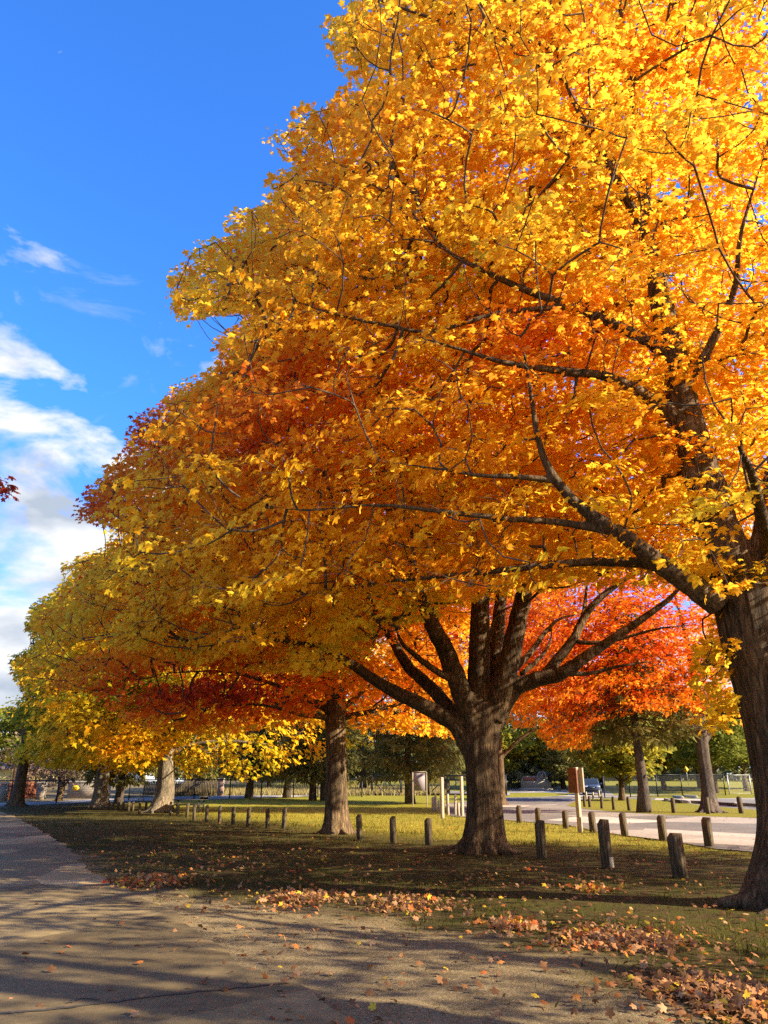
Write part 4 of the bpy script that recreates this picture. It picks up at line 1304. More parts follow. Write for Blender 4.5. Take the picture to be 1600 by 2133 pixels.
def gate(label, x0, x1, yb, yt, flip, mids):
    p = ground(x0, yb)
    k = depth(p) / FOC
    r = empty('metal_gate', p)
    tag(r, label, 'gate', 'black tubular gates')
    w, h = (x1 - x0) * k, (yb - yt) * k
    z0 = 0.12
    mb = MB()
    for a, b_ in (((0, z0), (w, z0)), ((0, h), (w, h)), ((0, h * .78), (w, h * .78)), ((0, z0), (0, h)), ((w, z0), (w, h))):
        mb.cyl((a[0], 0, a[1]), (b_[0], 0, b_[1]), 0.075, 8)
    mb.build('frame', M['black_metal'], r)
    mb = MB()
    xs_ = [0] + [m_ * w for m_ in mids] + [w]
    for m_ in mids:
        mb.cyl((m_ * w, 0.01, z0), (m_ * w, 0.01, h), 0.06, 8)
    for a, b_ in zip(xs_[:-1], xs_[1:]):
        za, zb = (h * .78, z0) if not flip else (z0, h * .78)
        mb.cyl((a, 0, za), (b_, 0, zb), 0.05, 6)
    mb.build('brace', M['black_metal'], r)
    for x in (0, w):
        MB().cyl((x - 0.09 if x == 0 else x + 0.09, 0.02, -0.3), (x - 0.09 if x == 0 else x + 0.09, 0.02, h + 0.12), 0.06, 8).build('post', M['black_metal'], r)
    MB().add([(0, 0.05, z0), (w, 0.05, z0), (w, 0.05, h), (0, 0.05, h)], [(0, 1, 2, 3)]).build('wire_mesh', M['link_black'], r)


gate('black tubular steel gate with diagonal braces left of the grey board', 776, 835, 1657, 1619, False, [0.48])
gate('black tubular steel gate with diagonal braces right of the grey board', 893, 1054, 1657, 1618, True, [0.2, 0.42, 0.7])

# ------------------------------------------------------------------ block wall, brick pillars, timber fence
p = ground(184, 1663)
k = depth(p) / FOC
r = empty('block_wall', p, R(4))
tag(r, 'low tan concrete block wall with a stone coping behind the pale flared trunk', 'wall')
w, h = 86 * k, 31 * k
MB().box((0, 0, h / 2 - .1), (w, 0.4, h + .2)).build('blockwork', M['block'], r)
MB().box((0, 0, h + 0.09), (w + .25, 0.55, 0.16)).build('coping', M['concrete'], r, bevel=0.02)
mb = MB()
n = 24
V = [((157 - 184) * k + 7.6 * k * math.cos(6.2832 * i / n), y, (1663 - 1642.5) * k + 5.2 * k * math.sin(6.2832 * i / n)) for y in (-.27, -.215) for i in range(n)]
mb.add(V, [tuple(range(n)), tuple(range(2 * n - 1, n - 1, -1))] + [(i, i + n, (i + 1) % n + n, (i + 1) % n) for i in range(n)])
sg = mb.build('oval_sign', M['yellow_sign'], r)
mb = MB()
c0 = (157 - 184) * k
cz = (1663 - 1642.5) * k
for dx, dz, w_ in ((-.12, .06, .10), (.02, .08, .08), (.15, .05, .09), (-.1, -.06, .12), (.1, -.07, .11)):
    mb.box((c0 + dx, -.285, cz + dz), (w_, .012, .05))
mb.build('sign_print', M['sign_black'], sg)
for x, yb, yt, w_, lb in ((5, 1669, 1635, 13, 'tan block pillar at the left edge of the iron fence'), (84, 1666, 1634, 15, 'tan block pillar between two runs of iron fence'), (459, 1658, 1626, 11, 'sunlit brick pillar at the end of the timber fence')):
    p = ground(x, yb)
    k = depth(p) / FOC
    r = empty('brick_pillar', p)
    tag(r, lb, 'pillar', 'masonry pillars')
    MB().box((0, 0, (yb - yt) * k / 2 - .1), (w_ * k, w_ * k, (yb - yt) * k + .2)).build('shaft', M['brick'] if x > 400 else M['block'], r)
    MB().box((0, 0, (yb - yt) * k + .07), (w_ * k + .14, w_ * k + .14, .12)).build('cap', M['concrete'], r, bevel=.02)


def iron_fence(x0, x1, y0, y1, label):
    a, b_ = ground(x0, y0), ground(x1, y1)
    r = empty('iron_fence', a)
    tag(r, label, 'fence', 'black iron fences between pillars')
    L_ = b_ - a
    h = 1.35
    mb = MB()
    for z in (.15, h - .15):
        mb.bar(np.array([0, 0, z]), L_ + [0, 0, z], 0.05)
    mb.build('rail', M['black_metal'], r)
    mb = MB()
    n = int(np.linalg.norm(L_) / 0.14)
    for i in range(n + 1):
        q = L_ * i / n
        mb.bar(q + [0, 0.001, 0.05], q + [0, 0.001, h], 0.022)
    mb.build('picket', M['black_metal'], r)


iron_fence(12, 76, 1669, 1667, 'black iron picket fence in front of the russet hedge')
iron_fence(92, 140, 1666, 1664, 'black iron picket fence left of the block wall')

p0, p1 = ground(298, 1657.5), ground(453, 1657)
r = empty('timber_fence', p0)
tag(r, 'weathered vertical board fence left of the sunlit brick pillar', 'fence')
L_ = p1 - p0
n = int(np.linalg.norm(L_) / 0.16)
mb = MB()
for i in range(n):
    q = L_ * (i + .5) / n
    hh = 1.42 + random.uniform(-.04, .04)
    mb.box(q + [0, random.uniform(-.012, .012), hh / 2], (0.135, .03, hh))
mb.build('boards', M['post'], r)
mb = MB()
for z in (.3, 1.1):
    mb.bar([0, .07, z], L_ + [0, .07, z], .08)
mb.build('rail', M['post'], r)
for i in range(6):
    q = L_ * i / 5
    MB().box(q + [0, .12, .72], (.12, .12, 1.5)).build('post', M['post'], r)


# ------------------------------------------------------------------ buildings far behind
def house(name, label, px, yb, y_dist, w, dpt, h, rh, wall, roofm, wins, rz=0.0):
    p = at(px, yb, y_dist)
    p[2] = terr(y_dist)
    r = empty(name, p, rz)
    tag(r, label, 'building')
    MB().box((0, dpt / 2, h / 2 - .2), (w, dpt, h + .4)).build('wall', wall, r)
    o_ = .5
    mb = MB().add([(-w / 2 - o_, -o_, h), (w / 2 + o_, -o_, h), (w / 2 + o_, dpt + o_, h), (-w / 2 - o_, dpt + o_, h), (-w / 2 - o_, dpt / 2, h + rh), (w / 2 + o_, dpt / 2, h + rh)],
                  [(0, 1, 5, 4), (2, 3, 4, 5), (0, 4, 3), (1, 2, 5), (3, 2, 1, 0)])
    mb.build('roof', roofm, r)
    for x, z, ww, hh in wins:
        f = MB().box((x, -.02, z), (ww, .06, hh)).build('window', M['white_paint'], r)
        MB().box((x, -.055, z), (ww - .18, .03, hh - .18)).build('pane', M['window'], f)
    return r


house('house', 'pale blue sided house glimpsed beyond the timber fence', 296, 1645, 128, 9, 8, 2.6, 1.6, M['siding'], M['roof'], [(-3, 1.5, 1.2, 1.3), (0, 1.2, 1, 1.9), (3, 1.5, 1.4, 1.3)])
house('house', 'long low building with a grey roof behind the dry grass field', 605, 1640, 150, 15, 9, 1.2, 2.0, M['grey_board'], M['roof'], [(-4, .8, 1.4, .7), (3, .8, 1.4, .7)])
house('house', 'yellow stucco building cut by the left edge of the frame', -5, 1640, 112, 9, 8, 2.3, 1.1, M['yellow_wall'], M['roof'], [(-2.5, 1.3, 1.2, 1.1)])

# ------------------------------------------------------------------ parked car
def car():
    p = ground(1233, 1655)
    r = empty('parked_car', p, R(-12))
    tag(r, 'slate blue car parked facing the camera on the far drive', 'car')
    L_, W_, H_ = 4.6, 1.86, 1.68
    # body: cross-sections along the length (front at -y)
    secs = [(-2.25, .50, .78, .62), (-2.15, .36, .90, .80), (-1.9, .30, .98, .88), (-1.2, .28, 1.04, .92), (-.75, .27, 1.06, .93), (.6, .27, 1.06, .93), (1.7, .28, 1.06, .92), (2.2, .36, 1.02, .86), (2.3, .5, .9, .78)]
    V, n = [], 10
    for y, zb, zt, hw in secs:
        V += [(-hw * .94, y, zb), (-hw, y, zb + .12), (-hw, y, zt - .2), (-hw * .96, y, zt - .06), (-hw * .82, y, zt), (hw * .82, y, zt), (hw * .96, y, zt - .06), (hw, y, zt - .2), (hw, y, zb + .12), (hw * .94, y, zb)]
    F = [tuple(range(n))[::-1], tuple(range(len(V) - n, len(V)))]
    for s in range(len(secs) - 1):
        for i in range(n):
            F.append((s * n + i, s * n + (i + 1) % n, (s + 1) * n + (i + 1) % n, (s + 1) * n + i))
    b_ = MB().add(V, F).build('body', M['car_paint'], r, True, 0)
    mdf = b_.modifiers.new('bevel', 'BEVEL'); mdf.width = .03; mdf.segments = 2
    def cab(inset, y0, y1, y2, y3, z0, z1, wb, wt):
        return [(-wb, y0, z0), (wb, y0, z0), (wb, y3, z0), (-wb, y3, z0), (-wt, y1, z1), (wt, y1, z1), (wt, y2, z1), (-wt, y2, z1)]
    BOX = [(3, 2, 1, 0), (4, 5, 6, 7), (0, 1, 5, 4), (1, 2, 6, 5), (2, 3, 7, 6), (3, 0, 4, 7)]
    MB().add(cab(0, -.95, -.25, 1.75, 2.1, 1.02, 1.62, .86, .68), BOX).build('cabin', M['car_paint'], r, bevel=.05)
    MB().add([(-.76, -.935, 1.08), (.76, -.935, 1.08), (.62, -.345, 1.57), (-.62, -.345, 1.57)], [(0, 1, 2, 3)]).build('windscreen', M['window'], r)
    for s in (-1, 1):
        MB().add([(s * .862, -.70, 1.08), (s * .862, 1.85, 1.08), (s * .715, 1.62, 1.54), (s * .715, -.28, 1.54)], [(0, 1, 2, 3)]).build('side_window', M['window'], r)
        MB().box((s * .64, -2.15, .82), (.36, .14, .13)).build('headlight', M['lamp'], r, bevel=.03)
        MB().box((s * 1.02, -.65, 1.12), (.2, .12, .15)).build('mirror', M['car_paint'], r, bevel=.03)
        for y in (-1.4, 1.4):
            wl = MB().cyl((s * .70, y, .35), (s * .95, y, .35), .35, 20).build('wheel', M['tyre'], r, bevel=.03)
            MB().cyl((s * .94, y, .35), (s * .965, y, .35), .23, 12).build('rim', M['grey_metal'], wl)
    MB().box((0, -2.235, .74), (.86, .08, .17)).build('grille', M['black_metal'], r, bevel=.02)
    MB().box((0, -2.215, .46), (1.30, .10, .16)).build('bumper', M['black_metal'], r, bevel=.03)
    MB().box((0, -2.285, .74), (.52, .03, .025)).build('grille_bar', M['grey_metal'], r)
    for s in (-1, 1):
        MB().bar((s * .6, -.2, 1.66), (s * .6, 1.6, 1.66), .04).build('roof_rail', M['black_metal'], r)


car()

# ------------------------------------------------------------------ picnic tables, grill, kerb logs
def picnic_table(label, px, py, rz, material, s=1.0):
    p = ground(px, py)
    r = empty('picnic_table', p, R(rz))
    r.scale = (s, s, s)
    tag(r, label, 'picnic table', 'picnic tables')
    mb = MB()
    for i in range(5):
        mb.box((0, -.3 + i * .15, .74), (1.85, .135, .045))
    mb.build('tabletop', material, r)
    for sy in (-1, 1):
        mb = MB()
        for j in (0, 1):
            mb.box((0, sy * (.62 + .14 * j), .45), (1.85, .125, .045))
        mb.build('bench', material, r)
    for sx in (-.62, .62):
        mb = MB()
        for sy in (-1, 1):
            mb.bar((sx, sy * .22, .70), (sx, sy * .58, -.05), .07, .1)
        mb.bar((sx, -.75, .41), (sx, .75, .41), .07, .07)
        mb.build('leg', material, r)


picnic_table('dark picnic table on the grass beside the pale flared trunk', 391, 1693, 8, M['dark_table'], .95)
picnic_table('pale picnic table by the far road behind the flared trunk', 308, 1669, -5, M['concrete'], 1.0)
p = ground(423, 1692)
r = empty('park_grill', p, R(10))
tag(r, 'black pedestal barbecue grill standing right of the dark picnic table', 'grill')
MB().cyl((0, 0, -.2), (0, 0, .68), .04, 10).build('pedestal', M['black_metal'], r)
mb = MB()
mb.box((0, 0, .69), (.5, .4, .03))
for c_, s_ in (((-.24, 0, .80), (.025, .4, .2)), ((.24, 0, .80), (.025, .4, .2)), ((0, .19, .80), (.455, .025, .2))):
    mb.box(c_, s_)
mb.build('firebox', M['black_metal'], r)
mb = MB()
for i in range(9):
    mb.bar((-.22 + i * .055, -.2, .86), (-.22 + i * .055, .17, .86), .012)
mb.build('grate', M['grey_metal'], r)
MB().bar((.26, -.1, .87), (.46, -.1, .87), .03).build('handle', M['black_metal'], r)

kerbs = [((1392, 1667), (1420, 1674)), ((1436, 1672.5), (1532, 1680.5)), ((1549, 1678.5), (1640, 1686))]
for i, (a, b_) in enumerate(kerbs):
    A_, B_ = ground(*a), ground(*b_)
    d_ = B_ - A_
    r = empty('kerb_log', (A_ + B_) / 2, math.atan2(d_[1], d_[0]))
    tag(r, ['short dark timber kerb log left of its row on the grass island', 'long dark timber kerb log passing behind the grey leaning trunk', 'long dark timber kerb log beside the huge right trunk'][i], 'kerb log', 'timber kerb logs')
    L_ = float(np.hypot(d_[0], d_[1]))
    MB().box((0, 0, .1), (L_, .24, .24)).build('log', M['post'], r, bevel=.03)
    MB().box((0, 0, -.05), (L_ * .8, .3, .14)).build('footing', M['concrete'], r)
stops = [((1404, 1660), (1422, 1664)), ((1426, 1659.5), (1452, 1663)), ((1386, 1667), (1394, 1670)), ((1421, 1670), (1436, 1674)), ((1530, 1676), (1540, 1681))]
for i, (a, b_) in enumerate(stops):
    A_, B_ = ground(*a), ground(*b_)
    d_ = B_ - A_
    mb = MB()
    L_ = float(np.hypot(d_[0], d_[1]))
    mb.add([(x * L_ / 2, y, z) for x in (-1, 1) for y, z in ((-.16, -.05), (.16, -.05), (.1, .2), (-.1, .2))], [(3, 2, 1, 0), (4, 5, 6, 7), (0, 1, 5, 4), (1, 2, 6, 5), (2, 3, 7, 6), (3, 0, 4, 7)])
    o = mb.build('concrete_block', M['concrete'], bevel=.02)
    o.location = (A_ + B_) / 2
    o.rotation_euler[2] = math.atan2(d_[1], d_[0])
    tag(o, ['pale concrete parking block, left of the pair by the black fence', 'pale concrete parking block, right of the pair by the black fence', 'pale concrete block left of the short dark kerb log',
            'pale concrete block between the two dark kerb logs', 'pale concrete block right of the grey leaning trunk, between kerb logs'][i], 'parking block', 'pale concrete parking blocks')


# ------------------------------------------------------------------ conifers
def spruce_proto(seed, material, h=16.0, rad=3.6, zb=2.4, label='', dens=1.0):
    rng = np.random.default_rng(seed)
    r = empty('spruce_tree', (0, 0, 0))
    mb = MB()
    zz = np.linspace(-.3, h * .97, 9)
    mb.tube(np.stack([.1 * np.sin(zz), .1 * np.cos(zz * .8) - .1, zz], 1), np.where(zz < 0.1, .46, .34) * (1 - zz / h * .95).clip(.05, 1), 12)
    mb2 = MB()
    pos, tip, size, tint = [], [], [], []
    z = zb
    while z < h - .3:
        t = (z - zb) / (h - zb)
        Lm = rad * (1 - t) ** .75 + .25
        if t < .08:
            Lm *= .8
        nb_ = 7 if t < .7 else 5
        a0 = rng.random() * 6.28
        for q in range(nb_):
            if rng.random() < .12:
                continue
            a = a0 + 6.283 * q / nb_ + rng.normal(0, .2)
            L_ = Lm * (.7 + .45 * rng.random())
            dr = np.array([math.cos(a), math.sin(a)])
            s = np.linspace(0, 1, 6)
            zc = z - .35 * L_ * s + .22 * L_ * s ** 2.2
            pts = np.stack([dr[0] * L_ * s, dr[1] * L_ * s, zc], 1)
            mb2.tube(pts, .035 * (1 - s * .85), 4, cap=False)
            n_ = int(26 * L_ / 2.2 * dens) + 6
            ss = rng.random(n_) ** .7
            ss = .15 + .85 * ss
            pp = np.stack([np.interp(ss, s, pts[:, i]) for i in range(3)], 1)
            wdt = .42 * L_ * (1 - ss) + .12
            lat = rng.normal(0, .45, n_) * wdt
            pp[:, 0] += -dr[1] * lat
            pp[:, 1] += dr[0] * lat
            pp[:, 2] -= .12 * np.abs(lat)
            td = np.stack([dr[0] * .5 + rng.normal(0, .35, n_), dr[1] * .5 + rng.normal(0, .35, n_), -0.75 + rng.normal(0, .35, n_)], 1)
            pos.append(pp)
            tip.append(td)
            size.append(.55 * (.5 + rng.random(n_)))
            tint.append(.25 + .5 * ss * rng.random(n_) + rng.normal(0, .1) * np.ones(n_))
        z += .34 + .18 * rng.random()
    tr = mb.build('trunk', M['bark_spruce'], r, True)
    b2 = mb2.build('branches', M['twig'], r)
    pos, tip, size, tint = map(np.concatenate, (pos, tip, size, tint))
    n_ = len(pos)
    nrm = RNG.normal(0, 1, (n_, 3)) + np.array([0, 0, .3])
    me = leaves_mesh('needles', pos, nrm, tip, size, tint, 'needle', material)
    link('needles', me, r)
    return r


SPA = spruce_proto(1, M['spruce'], 16, 4.2, 2.2, dens=1.35)
SPD = spruce_proto(4, M['spruce'], 16, 4.0, 5.4, dens=1.1)
SPB = spruce_proto(2, M['spruce'], 16, 4.0, 2.6, dens=1.35)
SPC = spruce_proto(3, M['blue_spruce'], 13, 4.6, 0.6, dens=1.6)
used = set()


def place_tree(proto, px, py, h_scale, rz, label, group, w_scale=None, cat='tree', p=None):
    p = ground(px, py) if p is None else p
    if proto.name not in used:
        used.add(proto.name)
        o = proto
    else:
        o = dup_tree(proto)
    o.location = p
    o.rotation_euler = (0, 0, R(rz))
    w = w_scale or h_scale
    o.scale = (w, w, h_scale)
    tag(o, label, cat, group)
    return o


GS = 'dark spruces behind the lawn'
place_tree(SPD, 1341, 1693, .82, 20, 'spruce with drooping boughs and thick trunk on the grass island', GS, 1.0)
place_tree(SPB, 518, 1663, 1.05, 0, 'spruce with a slim dark trunk just left of the low pair of pale spruce trunks', GS, 1.0)
place_tree(SPA, 597, 1662, 1.1, 90, 'spruce whose pale trunk stands between the slim dark trunk and the maple trunk', GS, 1.0)
place_tree(SPB, 651, 1667, 1.0, 140, 'spruce with a half lit trunk just left of the straight maple trunk', GS, .9)
place_tree(SPA, 674, 1667, 1.0, 200, 'spruce whose thin trunk almost touches the straight maple trunk', GS, .8)
place_tree(SPB, 855, 1674, .92, 250, 'yellowish spruce whose half sunlit trunk stands behind the grey board', GS, 1.05)
place_tree(SPA, 757, 1650, 1.0, 300, 'dark spruce filling the gap right of the straight maple trunk', GS, 1.15)
place_tree(SPB, 930, 1652, .95, 40, 'dark spruce behind the right hand black gate', GS, 1.0)
place_tree(SPA, 246, 1674, .95, 70, 'small dark leaning spruce right of the block wall', GS, .9)
place_tree(SPB, 400, 1653, .85, 110, 'dark spruce standing behind the timber fence', GS, 1.0)
place_tree(SPA, 455, 1650, .9, 160, 'dark spruce behind the sunlit brick pillar', GS, 1.0)
place_tree(SPC, 1090, 1641, 1.1, 0, 'silvery blue spruce behind the entrance sign', 'blue spruces', 1.25)
place_tree(SPB, 1210, 1647, .9, 80, 'dark spruce behind the tall brown signpost', GS, 1.1)
place_tree(SPA, 1300, 1644, .9, 33, 'dark spruce in the shade right of the parked car', GS, 1.1)
place_tree(SPB, 100, 1640, .8, 10, 'grey-green conifer far behind the left pillars', GS, 1.2)


# ------------------------------------------------------------------ background broadleaf trees
def broad_proto(name, seed, material, h=11.0, rad=4.5, zb=2.4, n_=5200, tint0=.5, tsd=.14, leaf=.42, gap=0.0):
    rng = np.random.default_rng(seed)
    r = empty(name, (0, 0, 0))
    mb = MB()
    zz = np.linspace(-.3, h * .6, 6)
    mb.tube(np.stack([.15 * np.sin(zz), .1 * zz * 0, zz], 1), np.array([.42, .30, .26, .22, .16, .06]), 10)
    for q in range(9):
        a = q * 2.4
        z0 = zb * .8 + q * .35
        L_ = rad * .8
        mb.tube([(0, 0, z0), (math.cos(a) * L_ * .45, math.sin(a) * L_ * .45, z0 + 1.2), (math.cos(a) * L_, math.sin(a) * L_, z0 + 2.0)], [.12, .07, .02], 6)
    mb.build('trunk', M['bark'], r, True)
    nc = 150
    d = rng.normal(size=(nc * 2, 3))
    d /= np.linalg.norm(d, axis=1)[:, None]
    C = np.array([0, 0, (h + zb) / 2]) + d * np.array([rad, rad, (h - zb) / 2]) * (rng.random(nc * 2) ** .4)[:, None]
    C = C[:nc]
    ci = rng.integers(0, nc, n_)
    off = rng.normal(0, 1, (n_, 3)) * np.array([.62, .62, .26])
    pos = C[ci] + off
    nrm = np.array([0, 0, .8]) + rng.normal(0, .6, (n_, 3))
    tip = off + np.array([0, 0, -.5])
    tint = tint0 + tsd * rng.normal(size=nc)[ci] + .05 * rng.normal(size=n_)
    me = leaves_mesh('crown', pos, nrm, tip, leaf * (.6 + .8 * rng.random(n_)), tint, 'far', material)
    link('crown', me, r)
    return r


BA = broad_proto('broadleaf_tree', 1, M['far_leaf'], 10, 4.8, 2.2, 6500, .52, .13)
BB = broad_proto('broadleaf_tree', 2, M['far_leaf'], 12, 5.2, 2.6, 6500, .36, .12)
BC = broad_proto('bare_tree', 3, M['bare'], 5.0, 2.4, 1.0, 1700, .5, .2, .22)
GB = 'broadleaf trees beyond the fences'
place_tree(BA, 1295, 1668, .80, 0, 'small yellow-green tree with a slim trunk left of the spruce on the island', GB, .85)
place_tree(BB, 1492, 1652, .85, 50, 'yellow-green tree behind the fence right of the grey leaning trunk', GB, .9)
place_tree(BB, 1556, 1648, 1.0, 100, 'broad dull green tree behind the fence beside the right trunk', GB)
place_tree(BA, 1385, 1645, 1.0, 130, 'golden tree far behind the spruce trunk', GB)
place_tree(BB, 1460, 1641, 1.1, 170, 'deep green tree behind the yellow diamond sign', GB)
place_tree(BA, 1175, 1643, 1.0, 210, 'ochre tree between entrance sign and parked car', GB)
place_tree(BB, 1255, 1641, 1.15, 240, 'green tree rising directly behind the parked car', GB)
place_tree(BB, 1620, 1643, 1.15, 300, 'green tree hidden behind the huge right trunk', GB)
place_tree(BA, 1025, 1644, 1.0, 330, 'yellowing tree behind the forked trunk near the gate', GB)
place_tree(BC, 122, 1669, 1.0, 0, 'small bare purplish tree in front of the block wall', 'small bare trees', cat='tree')
place_tree(BC, 60, 1652, 1.3, 120, 'brownish half bare tree behind the left pillars', 'small bare trees', cat='tree')
place_tree(BB, 25, 1646, .95, 15, 'grey-green tree at the left edge behind the yellow building', GB)
place_tree(BA, 330, 1650, .7, 75, 'pale yellow tree behind the flared trunk and timber fence', GB)
place_tree(BB, 560, 1646, .9, 95, 'green tree behind the dry grass field', GB)
place_tree(BB, 700, 1644, 1.0, 195, 'green tree hidden behind the straight maple trunk', GB)

# far wood closing the view
n = 26000
ang = RNG.uniform(-1.0, 1.0, n)
dist = RNG.uniform(190, 240, n)
hh = 9.5 + 2.5 * np.sin(ang * 19) + 1.8 * np.sin(ang * 47 + 1)
x, y = np.sin(ang) * dist, np.cos(ang) * dist
z = terrain(y) + hh * RNG.random(n) ** .8
pos = np.stack([x, y, z], 1)
cl = noise3(pos, 14, 5)
me = leaves_mesh('distant_woods', pos, RNG.normal(size=(n, 3)) + [0, -.4, .4], RNG.normal(size=(n, 3)), RNG.uniform(1.2, 2.6, n), .45 + .22 * cl + .1 * RNG.normal(size=n), 'mid', M['woods'])
tag(link('distant_woods', me), 'far mixed wood closing the view behind the park', 'wood', kind='stuff')

# russet hedge behind the iron fence, dry grass field
a, b_ = ground(-30, 1664), ground(80, 1662)
n = 2600
t = RNG.random(n)
pos = a + (b_ - a) * t[:, None] + RNG.normal(0, .3, (n, 3)) * [1, 1, 0]
pos[:, 2] = terrain(pos[:, 1]) + RNG.random(n) * 1.3
me = leaves_mesh('russet_hedge', pos, RNG.normal(size=(n, 3)), RNG.normal(size=(n, 3)), RNG.uniform(.2, .4, n), RNG.random(n), 'far', M['hedge_red'])
tag(link('russet_hedge', me), 'russet leafed hedge behind the iron fence at the left', 'hedge')
n = 30000
yy_ = RNG.uniform(86, 112, n)
xx_ = RNG.uniform(-.26, .075, n) * yy_
pos = np.stack([xx_, yy_, terrain(yy_) - .02], 1)
bad = (np.abs(xx_ / yy_ + .045) < .015) & False
me = leaves_mesh('dry_grass', pos, RNG.normal(size=(n, 3)) * [1, 1, .1], np.array([0, 0, 1.0]) + RNG.normal(0, .25, (n, 3)), RNG.uniform(.3, .7, n), RNG.random(n), 'blade', M['dry_grass'])
tag(link('dry_grass', me), 'tall straw coloured grass field beyond the far road', 'dry grass', kind='stuff')

# ------------------------------------------------------------------ grass blades
n = 150000
y = np.exp(RNG.uniform(math.log(6.0), math.log(46), n))
x = RNG.uniform(-.62, .62, n) * y
P_ = np.stack([x, y, 0 * y], 1)
den = (1 - dirt_of(x, y)) * (0.10 + .90 * np.clip(lawn_of(x, y) + .40 * (noise3(P_, 2.6, 77) > .0), 0, 1))
den = np.where(x < path_edge(y) + .05, 0, den)
keep = RNG.random(n) < den
rd = [tuple(ground(*q)[:2]) for q in [(925, 1674), (985, 1667), (1045, 1661), (1120, 1660), (1180, 1657), (1700, 1658), (1900, 1795), (1600, 1777), (1490, 1768), (1400, 1752), (1310, 1741), (1250, 1733), (1185, 1719), (1060, 1709), (940, 1700)]]
keep &= ~inside(rd, x, y)
x, y = x[keep], y[keep]
n = len(x)
pos = np.stack([x, y, terrain(y) - .04], 1)
sz = RNG.uniform(.05, .105, n) * np.clip(y / 20, .9, 1.6)
tip = np.array([0, 0, 1.0]) + RNG.normal(0, .45, (n, 3))
nrm = RNG.normal(size=(n, 3)) * [1, 1, .15]
tn = .15 + .65 * lawn_of(x, y) + .22 * noise3(pos, 3.0, 78) + RNG.normal(0, .15, n)
me = leaves_mesh('grass', pos, nrm, tip, sz, tn, 'blade', M['grass'])
tag(link('grass', me), 'short sparse grass under the maples and on the lawn', 'grass', kind='stuff')

# ------------------------------------------------------------------ fallen leaves
def litter_mesh(name, pos, rng, size=.105, up=1.0, tint=None):
    n = len(pos)
    nrm = np.array([0, 0, up]) + rng.normal(0, .42, (n, 3))
    tip = rng.normal(size=(n, 3))
    return leaves_mesh(name, pos, nrm, tip, size * rng.uniform(.6, 1.3, n), rng.random(n) if tint is None else tint, 'near', M['litter'])


rng = np.random.default_rng(99)
n = 60000
y = np.exp(rng.uniform(math.log(5.5), math.log(62), n))
x = rng.uniform(-.6, .66, n) * y
P_ = np.stack([x, y, 0 * y], 1)
px, py, dd = project(np.stack([x, y, terrain(y)], 1))
wgt = .05 + .20 * np.clip(.4 + noise3(P_, 3.2, 55), 0, 1) * (x > path_edge(y))
for cx, cy, sx, sy, v in ((450, 1790, 260, 40, .9), (330, 1835, 120, 14, .7), (800, 1870, 300, 22, .5), (1080, 1920, 160, 30, .45), (1290, 1955, 180, 30, .4), (1100, 1830, 250, 40, .35), (1450, 2060, 200, 50, .6), (1400, 1695, 180, 10, .9), (450, 1745, 300, 10, .2)):
    wgt += v * np.exp(-((px - cx) / sx) ** 2 - ((py - cy) / sy) ** 2)
wgt = np.where(x < path_edge(y), .022 + .05 * np.exp(-((x - path_edge(y)) / .8) ** 2), wgt)
wgt *= np.where(y > 22, .45, 1)
keep = rng.random(n) < wgt * .40
x, y = x[keep], y[keep]
pos = np.stack([x, y, terrain(y) + rng.uniform(-.005, .03, len(x))], 1)
tn = np.clip(rng.beta(1.6, 1.5, len(x)) * .85 + .12 * noise3(pos, 2, 5), 0, 1)
tn = np.where(rng.random(len(x)) < .06, .92, tn)
me = litter_mesh('fallen_leaves', pos, rng, .063, 1.0, tn)
tag(link('fallen_leaves', me), 'brown, tan and orange maple leaves scattered over path and grass', 'fallen leaves', kind='stuff')

GP = 'drifts of fallen leaves'
for cx, cy, sx, sy, hgt, cnt, t0, lb in ((1500, 2070, 125, 40, .10, 1500, .44, 'large foreground heap of tan and russet leaves at the lower right corner'),
                                         (1290, 1955, 130, 24, .07, 900, .50, 'long sunlit drift of red and tan leaves on the grass above the corner heap'),
                                         (625, 1870, 80, 15, .05, 620, .52, 'sunlit drift of pale leaves at the grass edge left of centre'),
                                         (300, 1834, 75, 14, .06, 560, .72, 'orange leaf drift against the edge of the path'),
                                         (1235, 1850, 40, 6, .04, 150, .80, 'small dark red patch of leaves in shade below the tall post'),
                                         (1065, 1925, 60, 14, .05, 240, .62, 'small reddish leaf drift on grass left of the long sunlit drift'),
                                         (840, 1880, 110, 18, .035, 520, .50, 'thin scattered drift of pale sunlit leaves in the centre of the grass edge')):
    c_ = ground(cx, cy)
    e = ground(cx + sx, cy)
    f = ground(cx, cy - sy)
    rx, ry = e[0] - c_[0], f[1] - c_[1]
    u = rng.normal(0, .52, (cnt, 2))
    rr_ = np.linalg.norm(u, axis=1)
    z = .75 * hgt * np.exp(-(rr_ * 1.1) ** 2) * rng.random(cnt)
    pos = np.stack([u[:, 0] * rx, u[:, 1] * ry, z - .012], 1)
    tn = np.clip(t0 + rng.normal(0, .19, cnt), 0, 1)
    tn = np.where(rng.random(cnt) < .05, .92, tn)
    me = leaves_mesh('leaf_pile', pos, np.array([0, 0, .8]) + rng.normal(0, .6, (cnt, 3)), rng.normal(size=(cnt, 3)), .064 * rng.uniform(.5, 1.4, cnt), tn, 'near', M['litter'])
    o = link('leaf_pile', me)
    o.location = c_
    tag(o, lb, 'leaf pile', kind='stuff')

